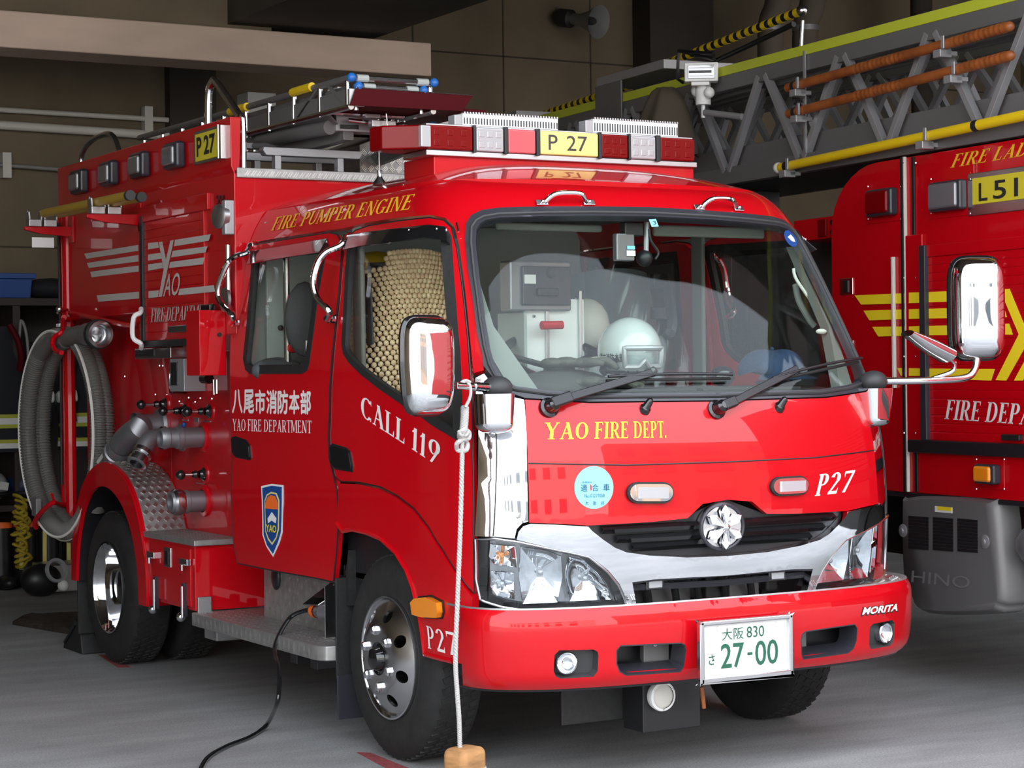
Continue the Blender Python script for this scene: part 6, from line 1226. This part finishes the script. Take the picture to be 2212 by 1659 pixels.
# search light on its arm
fl = empty('search_light', LP(2.25, 2.6, .1), parent=lad); o = .12; c0 = LPx(1515, 155, o); fn_ = Vector((-.55, -.83, -.03)).normalized(); rn_ = Vector((.83, -.55, 0)).normalized(); un_ = Vector((0, 0, 1)); hw_, hh_ = .083, .047
def fbox(nm, w0, w1, h0, h1, d0, d1, mt, par, bev=.003): return MB().prism([c0+rn_*w0+un_*h0+fn_*d0, c0+rn_*w1+un_*h0+fn_*d0, c0+rn_*w1+un_*h1+fn_*d0, c0+rn_*w0+un_*h1+fn_*d0], fn_*(d1-d0)).build(nm, mt, par, bev)
fbox('light_housing', -hw_, hw_, -hh_, hh_, -.09, 0, 'white', fl, .006); gl_ = fbox('light_glass', -hw_*.80, hw_*.80, -hh_*.72, hh_*.72, 0, .006, 'clearlens', fl); fbox('light_tube', -hw_*.74, hw_*.6, -.006, .006, .006, .010, 'black', gl_, .001); fbox('light_tube', -hw_*.7, hw_*.7, .018, .021, .006, .009, 'alu', gl_, .001); fbox('light_tube', -hw_*.7, hw_*.7, -.022, -.019, .006, .009, 'alu', gl_, .001); fbox('light_foot', -.05, .04, -hh_-.018, -hh_, -.06, -.01, 'white', fl)
c = LPx(1519, 205, o-.05); MB().cyl(c+Vector((0, 0, .09)), c-Vector((0, 0, .05)), .038, 14).ball(LPx(1507, 196, o-.05), .034, 12).ball(LPx(1532, 200, o-.05), .028, 12).build('light_swivel', 'white', fl); MB().cyl(LPx(1519, 220, o-.05), LPx(1519, 255, o-.05), .014, 10).build('light_stem', 'alu', fl); MB().cyl(LPx(1522, 243, o-.05), LPx(1603, 252, -.01), .016, 10).build('light_arm', 'silver', fl)
MB().tube([LPx(1466, 110, o+.02), LPx(1540, 116, o+.02), LPx(1543, 128, o+.0), LPx(1466, 110, o+.02), LPx(1463, 170, o+.02), LPx(1475, 178, o-.05)], .009, 8).build('light_guard', 'black', fl)
# canvas cover hanging under the ladder tip
def tarp(u, v): th = u*2*math.pi; r_ = .04+.125*v**.6; c = LPx(1437, 192, .18); return c+Vector((r_*math.cos(th)*(1+.12*math.sin(5*th+2*v)), r_*math.sin(th)*(1+.10*math.sin(4*th)), -.33*v+.015*math.sin(6*th)*v))
MB().grid(tarp, 48, 18).build('canvas_cover', 'tarp', lad, smooth=70, thick=.006)
# ---------------------------------------------------------------- the fire station
def struct(nm, mb, mt, bevel=0, **k): return tag(mb.build(nm, mt, None, bevel, smooth=0, **k), kind='structure')
YW, XL_, XR_, ZC, YO = 8.2, -6.0, 9.0, 4.7, -.6
struct('floor', MB().box((-40, -45, -.2), (40, YW+.3, 0)), 'floor')
struct('wall_back', MB().box((XL_-.3, YW, 0), (XR_+.3, YW+.3, ZC+.4)), 'concrete')
struct('wall_left', MB().box((XL_-.3, YO, 0), (XL_, YW, ZC+.4)), 'concrete'); struct('wall_right', MB().box((XR_, YO, 0), (XR_+.3, YW, ZC+.4)), 'concrete')
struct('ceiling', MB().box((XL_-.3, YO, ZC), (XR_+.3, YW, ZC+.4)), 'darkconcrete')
struct('wall_front', MB().box((XL_-.3, YO-.3, 4.35), (XR_+.3, YO, 7)), 'facade')
# beams: a pale one across the left half, deep dark ones above
a = at(932, 93, y=6.4); b = at(932, 165, y=6.4); struct('trim_1', MB().box((XL_, 6.4, b.z), (a.x, 6.75, a.z+.0)), 'beam', .01)
struct('trim_2', MB().box((XL_, 6.5, a.z+.0), (1.1, 7.3, ZC)), 'concrete'); c = at(560, 40, y=6.0)
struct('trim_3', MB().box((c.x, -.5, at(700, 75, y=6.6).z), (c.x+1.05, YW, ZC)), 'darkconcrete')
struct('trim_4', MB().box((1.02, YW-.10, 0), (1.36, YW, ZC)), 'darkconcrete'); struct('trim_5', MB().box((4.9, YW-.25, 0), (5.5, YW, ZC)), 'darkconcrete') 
jm = MB()
for x in (2.95, 3.72, 4.5): jm.box((x, YW-.004, 0), (x+.012, YW, ZC))
jm.box((1.4, YW-.004, 3.72), (9, YW, 3.732)); jm.box((-6, YW-.004, 2.2), (1, YW, 2.212)); struct('trim_6', jm, 'darkconcrete')
# pipes on the back wall
def wpipe(nm, p0, p1, r_, mt, lab, yy=YW-.06, clips=()):
    a, b = at(*p0, y=yy), at(*p1, y=yy); e = empty(nm, a, lab, 'pipe'); dx = (b-a).normalized(); MB().cyl(a-dx*4, b+dx*1.5, r_, 14).build('tube', mt, e)
    for px in clips: c = at(px, p0[1]+(p1[1]-p0[1])*(px-p0[0])/(p1[0]-p0[0]), y=yy); box('pipe_clip', c+Vector((-.03, -.02, -.085)), c+Vector((.03, .06, .085)), 'pipe', e, .004)
wpipe('wall_pipe', (0, 237), (410, 262), .018, 'pipe', 'thin white pipe along the back wall, upper of the two white pipes', clips=(320,)); wpipe('wall_pipe', (0, 270), (310, 290), .030, 'pipe', 'thicker white pipe along the back wall, lower of the two white pipes'); wpipe('wall_pipe', (0, 356), (127, 366), .014, 'conduit', 'thin grey conduit low on the back wall, left of the engine', clips=(14,))
p = at(1486, 60, y=YW-.03); tag(MB().cyl((p.x, YW-.03, 2), (p.x, YW-.03, ZC), .02, 10).build('conduit', 'conduit', None), 'grey vertical conduit on the back wall right of the horn loudspeaker', 'pipe')
a, b = at(535, 198, y=YW-.2), at(597, 250, y=YW-.2); tag(box('junction_box', (a.x, YW-.2, b.z), (b.x, YW, a.z), 'white', None, .004), 'white box on the back wall behind the roof hoop of the engine', 'junction box')
# horn loudspeaker
c = at(1292, 47, y=YW-.42); h = empty('horn_loudspeaker', (c.x, YW, c.z), 'grey horn loudspeaker mounted high on the dark concrete wall', 'loudspeaker'); d = Vector((.35, -1, -.22)).normalized()
MB().lathe(c, d, [(-.26, .04), (-.16, .05), (-.06, .085), (0, .125), (.008, .128), (.0, .118), (-.06, .075), (-.15, .04)], 32).build('bell', 'conduit', h, smooth=60); MB().lathe(c, d, [(-.15, .035), (-.05, .03), (-.03, .02), (-.028, 0)], 20).build('driver_plug', 'charcoal', h); MB().lathe(c, d, [(-.40, .06), (-.38, .07), (-.27, .07), (-.25, .04)], 24).build('driver', 'charcoal', h); MB().bar(c-d*.30, (c.x-.10, YW, c.z+.16), .04, .02).build('bracket', 'conduit', h)
# exhaust ducts
for (px, lab) in ((1665, 'grey fabric exhaust duct hanging from the ceiling, left of the pair'), (1740, 'grey fabric exhaust duct hanging from the ceiling, right of the pair')):
    yy = 7.2; a, b = at(px+18, -60, y=yy), at(px+12, 20, y=yy); c, d = at(px, 60, y=yy), at(px, 190, y=yy); e = empty('exhaust_duct', (c.x, yy, ZC), lab, 'duct')
    MB().tube(curve([Vector((a.x+.02, yy, ZC-.03)), a+Vector((0, 0, -.12)), b, c, d], 8), .10, 16).build('hose', 'duct', e); q = at(px, 62, y=yy); MB().cyl(q-Vector((0, 0, .02)), q+Vector((0, 0, .02)), .105, 16).build('clamp_band', 'silver', e)
tag(MB().tube([(at(1990, 20, y=7.5).x, 7.5, 1.5), (at(1990, 20, y=7.5).x, 7.5, ZC)], .09, 12).build('drain_pipe', 'darkconcrete', None), 'dark vertical pipe behind the ladder at the far right', 'pipe')
# cabinets and kit along the back wall, lower left
YS = 7.55
zsh = at(60, 640, y=YS).z; rk = empty('kit_rack', (-1.6, YS, 0), 'dark brown wooden kit rack along the back wall behind the hose', 'rack')
box('shelf_top', (-4.5, YS, zsh-.06), (1.0, YW, zsh-.01), 'cabinet', rk); box('back_board', (-4.5, YW-.06, 0), (1.0, YW-.01, zsh-.05), 'cabinet', rk); z2 = at(60, 1090, y=YS).z; box('bench_shelf', (-4.5, YS, z2-.04), (1.0, YW-.02, z2), 'cabinet', rk)
for x in (-4.4, -2.2, -.25, .95): box('upright', (x, YS+.02, 0), (x+.05, YW-.02, zsh-.05), 'cabinet', rk)
a, b = at(0, 590, y=YS+.06), at(66, 634, y=YS+.06); cr = empty('crate', (a.x-.2, YS+.2, zsh), 'blue plastic crate marked P27 standing on the dark shelf', 'crate')
mb = MB().prism([(b.x-.50, YS+.06, zsh-.01), (b.x, YS+.06, zsh-.01), (b.x+.015, YS+.05, a.z), (b.x-.515, YS+.05, a.z)], (0, .35, 0)).build('bin', 'blue', cr, .006); box('bin_rim', (b.x-.53, YS+.035, a.z-.035), (b.x+.03, YS+.42, a.z), 'blue', cr, .004); fs_ = lambda uv, off=0: Vector((uv[0], YS+.052-off, uv[1])); letter('crate_lettering', 'P27', fs_, (b.x-.40, zsh+.06), (b.x-.18, zsh+.06), (b.x-.40, zsh+.15), 'navy', cr, 'sans', lift=.004)
c = at(100, 600, y=YS+.2); tag(MB().ball((c.x+.05, YS+.25, zsh+.06), .14, 14, (1.6, 1, .5)).build('folded_bag', 'coat', None, smooth=80), 'dark folded bag lying on the shelf beside the blue crate', 'bag')
a, b = at(0, 672, y=YW-.07), at(25, 695, y=YW-.07); tag(box('wall_switch', (a.x-.03, YW-.08, b.z), (b.x, YW-.06, a.z), 'white', None, .004), 'white socket plate on the brown board above the coats', 'socket')
def coat(x, lab, wd=.24, top=1.66, bot=.86, trims=()):
    e = empty('fire_coat', (x, YS+.12, bot), lab, 'coat', 'turnout coats on the rack')
    f = lambda u, v: Vector((x+wd*(.45+.55*v**.5)*math.cos(2*math.pi*u)*(1+.06*math.sin(10*math.pi*u)), YS+.10+.12*math.sin(2*math.pi*u)*(.6+.4*v), top-(top-bot)*v))
    MB().grid(f, 40, 16).build('body', 'coat', e, smooth=70)
    for v0, v1, mt in trims: MB().grid(lambda u, v: (lambda p: Vector((x+(p.x-x)*1.03, YS+.10+(p.y-YS-.10)*1.05, p.z)))(f(u, v0+(v1-v0)*v)), 40, 2).build('trim_band', mt, e, smooth=70)
    MB().tube(curve([Vector((x-wd*.5, YS+.05, top-.12)), Vector((x-wd*.95, YS+.0, top-.4)), Vector((x-wd*.9, YS-.02, top-.62))], 5), [.055]*5+[.06]*6, 12).build('sleeve', 'coat', e, smooth=70); MB().tube(curve([Vector((x+wd*.5, YS+.05, top-.12)), Vector((x+wd*1.0, YS+.0, top-.4)), Vector((x+wd*.95, YS-.02, top-.62))], 5), [.055]*5+[.06]*6, 12).build('sleeve', 'coat', e, smooth=70)
    for s in (-1, 1): MB().bar((x+s*wd*.95, YS-.0, top-.42), (x+s*wd*.93, YS-.02, top-.50), .13, .125, (0, 1, 0)).build('sleeve_band', 'reflective', e, .02)
TR = ((.70, .73, 'limetrim'), (.73, .78, 'reflective'), (.78, .81, 'limetrim'), (.90, .93, 'limetrim'), (.93, .97, 'reflective'))
xa = at(28, 800, y=YS).x
coat(xa-.02, 'dark turnout coat with lime and white bands hanging beside the suction hose', .22, trims=TR); coat(xa-.62, 'dark turnout coat with reflective bands hanging further left on the rack', trims=TR); coat(at(118, 800, y=YS).x+.22, 'dark turnout coat with bands hanging on the rack behind the hose coil', .16, trims=TR)
for px, py, r_, mt, lab in ((-8, 1010, .105, 'greyhelmet', 'grey fire helmet on the bench under the hanging coats'), (62, 1050, .105, 'navy', 'dark blue fire helmet on the bench next to the grey helmet')):
    c = at(px, py, y=YS+.0); e = empty('rack_helmet', (c.x, YS+.1, z2), lab, 'helmet'); MB().ball((c.x, YS+.12, z2+.12), r_, 18, (1, 1.15, .95)).build('shell', mt, e, smooth=80); MB().tube([(c.x+r_*1.05*math.cos(i*math.pi/12), YS+.12+r_*1.2*math.sin(i*math.pi/12), z2+.07) for i in range(24)], .018, 8, closed=True).build('brim', 'black', e); MB().bar((c.x+.02, YS-.02, z2+.13), (c.x+.07, YS-.0, z2+.12), .05, .02, (0, -1, 0)).build('badge', 'reflective', e)
def boots(x, lab):
    e = empty('fire_boots', (x, YS-.1, 0), lab, 'boots', 'boots under the bench')
    for dx in (-.078, .078): MB().tube([(x+dx, YS-.05, .02), (x+dx, YS-.05, .18), (x+dx, YS-.04, .40)], [.066, .064, .07], 14).ball((x+dx, YS-.16, .05), .07, 12, (.9, 1.7, .65)).build('boot', 'black', e, smooth=70); MB().bar((x+dx-.05, YS-.125, .12), (x+dx-.045, YS-.122, .40), .025, .01, (0, -1, 0)).build('boot_stripe', 'plateyellow', e); MB().lathe((x+dx, YS-.04, .385), (0, 0, 1), [(0, .074), (.03, .074), (.03, .066)], 18).build('boot_cuff', 'orange', e)
for px, lab in ((-60, 'black boots with yellow stripes at the left edge of the picture'), (34, 'black boots with a yellow stripe beneath the coiled yellow rope'), (136, 'black boots standing behind the lower bend of the hose')): boots(at(px, 1200, y=YS-.1).x, lab)
c = at(45, 1130, y=YS-.12); tag(MB().tube(curve([Vector((c.x+(.045+.02*math.sin(i*1.7))*math.cos(i*2.2), YS-.13+.04*math.sin(i*2.2), c.z+.14-.006*i+.05*math.sin(i*1.1))) for i in range(64)], 4), .010, 6).build('yellow_rope', 'ropeyellow', None, smooth=80), 'bundle of yellow rope hanging from the bench behind the hose', 'rope')
tag(MB().tube(curve([at(20, 702, y=YS-.1), at(38, 735, y=YS-.13), at(46, 770, y=YS-.13), at(42, 800, y=YS-.1)], 6), .022, 8).build('red_lanyard', 'darkred', None), 'red lanyard hanging in front of the dark coat', 'lanyard'); tag(MB().tube(curve([at(44, 692, y=YS-.03), at(42, 730, y=YS-.05), at(46, 692, y=YS-.05), at(58, 730, y=YS-.08), at(64, 840, y=YS-.08)], 6), .009, 8).build('grey_cord', 'conduit', None), 'thin grey cord looped on the rack left of the hose', 'cord')
# low metal case on the floor behind the rear wheel
c = at(128, 1222, y=7.1); tag(box('metal_case', (c.x-.10, 7.05, 0), (c.x+.30, 7.35, c.z+.01), 'alu', None, .008), 'grey metal case on the floor behind the rear wheel of the engine', 'case')
c = at(88, 1200, y=6.9); e = empty('breathing_set', (c.x, 6.9, 0), 'black breathing set with white mask lying on the floor behind the hose', 'breathing set'); MB().ball((c.x, 6.9, .10), .10, 16, (1.3, .9, 1)).build('pack', 'black', e); MB().lathe((c.x+.06, 6.80, .16), (.3, -1, .3), [(0, .075), (.02, .075), (.02, .058), (0, .052)], 24).build('mask_rim', 'greyhelmet', e); MB().ball((c.x+.10, 6.78, .07), .035, 12).build('mask', 'white', e)
# painted floor marks
for nm, q in (('trim_7', [(770,1625),(800,1626),(905,1668),(850,1668)]), ('trim_8', [(212,1414),(232,1415),(282,1441),(255,1442)])):
    p = [at(a, b, z=.001) for a, b in q]; mb = MB(); mb.prism([Vector((v.x, v.y, .0005)) for v in p], (0, 0, .001)); struct(nm, mb, 'redpaintline')
# the street outside that the paint and chrome reflect
struct('wall_street', MB().box((-30, -26, 0), (4, -25, 6.5)), 'facade'); wd = MB()
for i in range(9): wd.box((-28+3.4*i, -25.02, 1), (-26.4+3.4*i, -24.95, 2.6)); wd.box((-28+3.4*i, -25.02, 4), (-26.4+3.4*i, -24.95, 5.4))
struct('window_1', wd, 'windowdark'); struct('wall_far', MB().box((7, -24, 0), (24, -22, 9)), 'brownfacade'); wd = MB()
for i in range(5):
    for z in (1, 3.8, 6.4): wd.box((8.2+3.2*i, -22.02, z), (9.9+3.2*i, -21.95, z+1.6))
struct('window_2', wd, 'windowdark')
# repeats of a kind share a group
GR = {'hook_pole': 'hook poles carried on the trucks', 'striped_pole': 'striped poles on the ladder', 'glove': 'pair of work gloves', 'wall_pipe': 'pipes along the back wall', 'exhaust_duct': 'ceiling exhaust ducts', 'rack_helmet': 'helmets on the bench', 'fire_coat': 'turnout coats on the rack', 'fire_boots': 'boots under the bench'}
for o in list(bpy.data.objects):
    k = o.name.split('.')[0]
    if o.parent is None and k in GR and 'label' in o: o['group'] = GR[k]
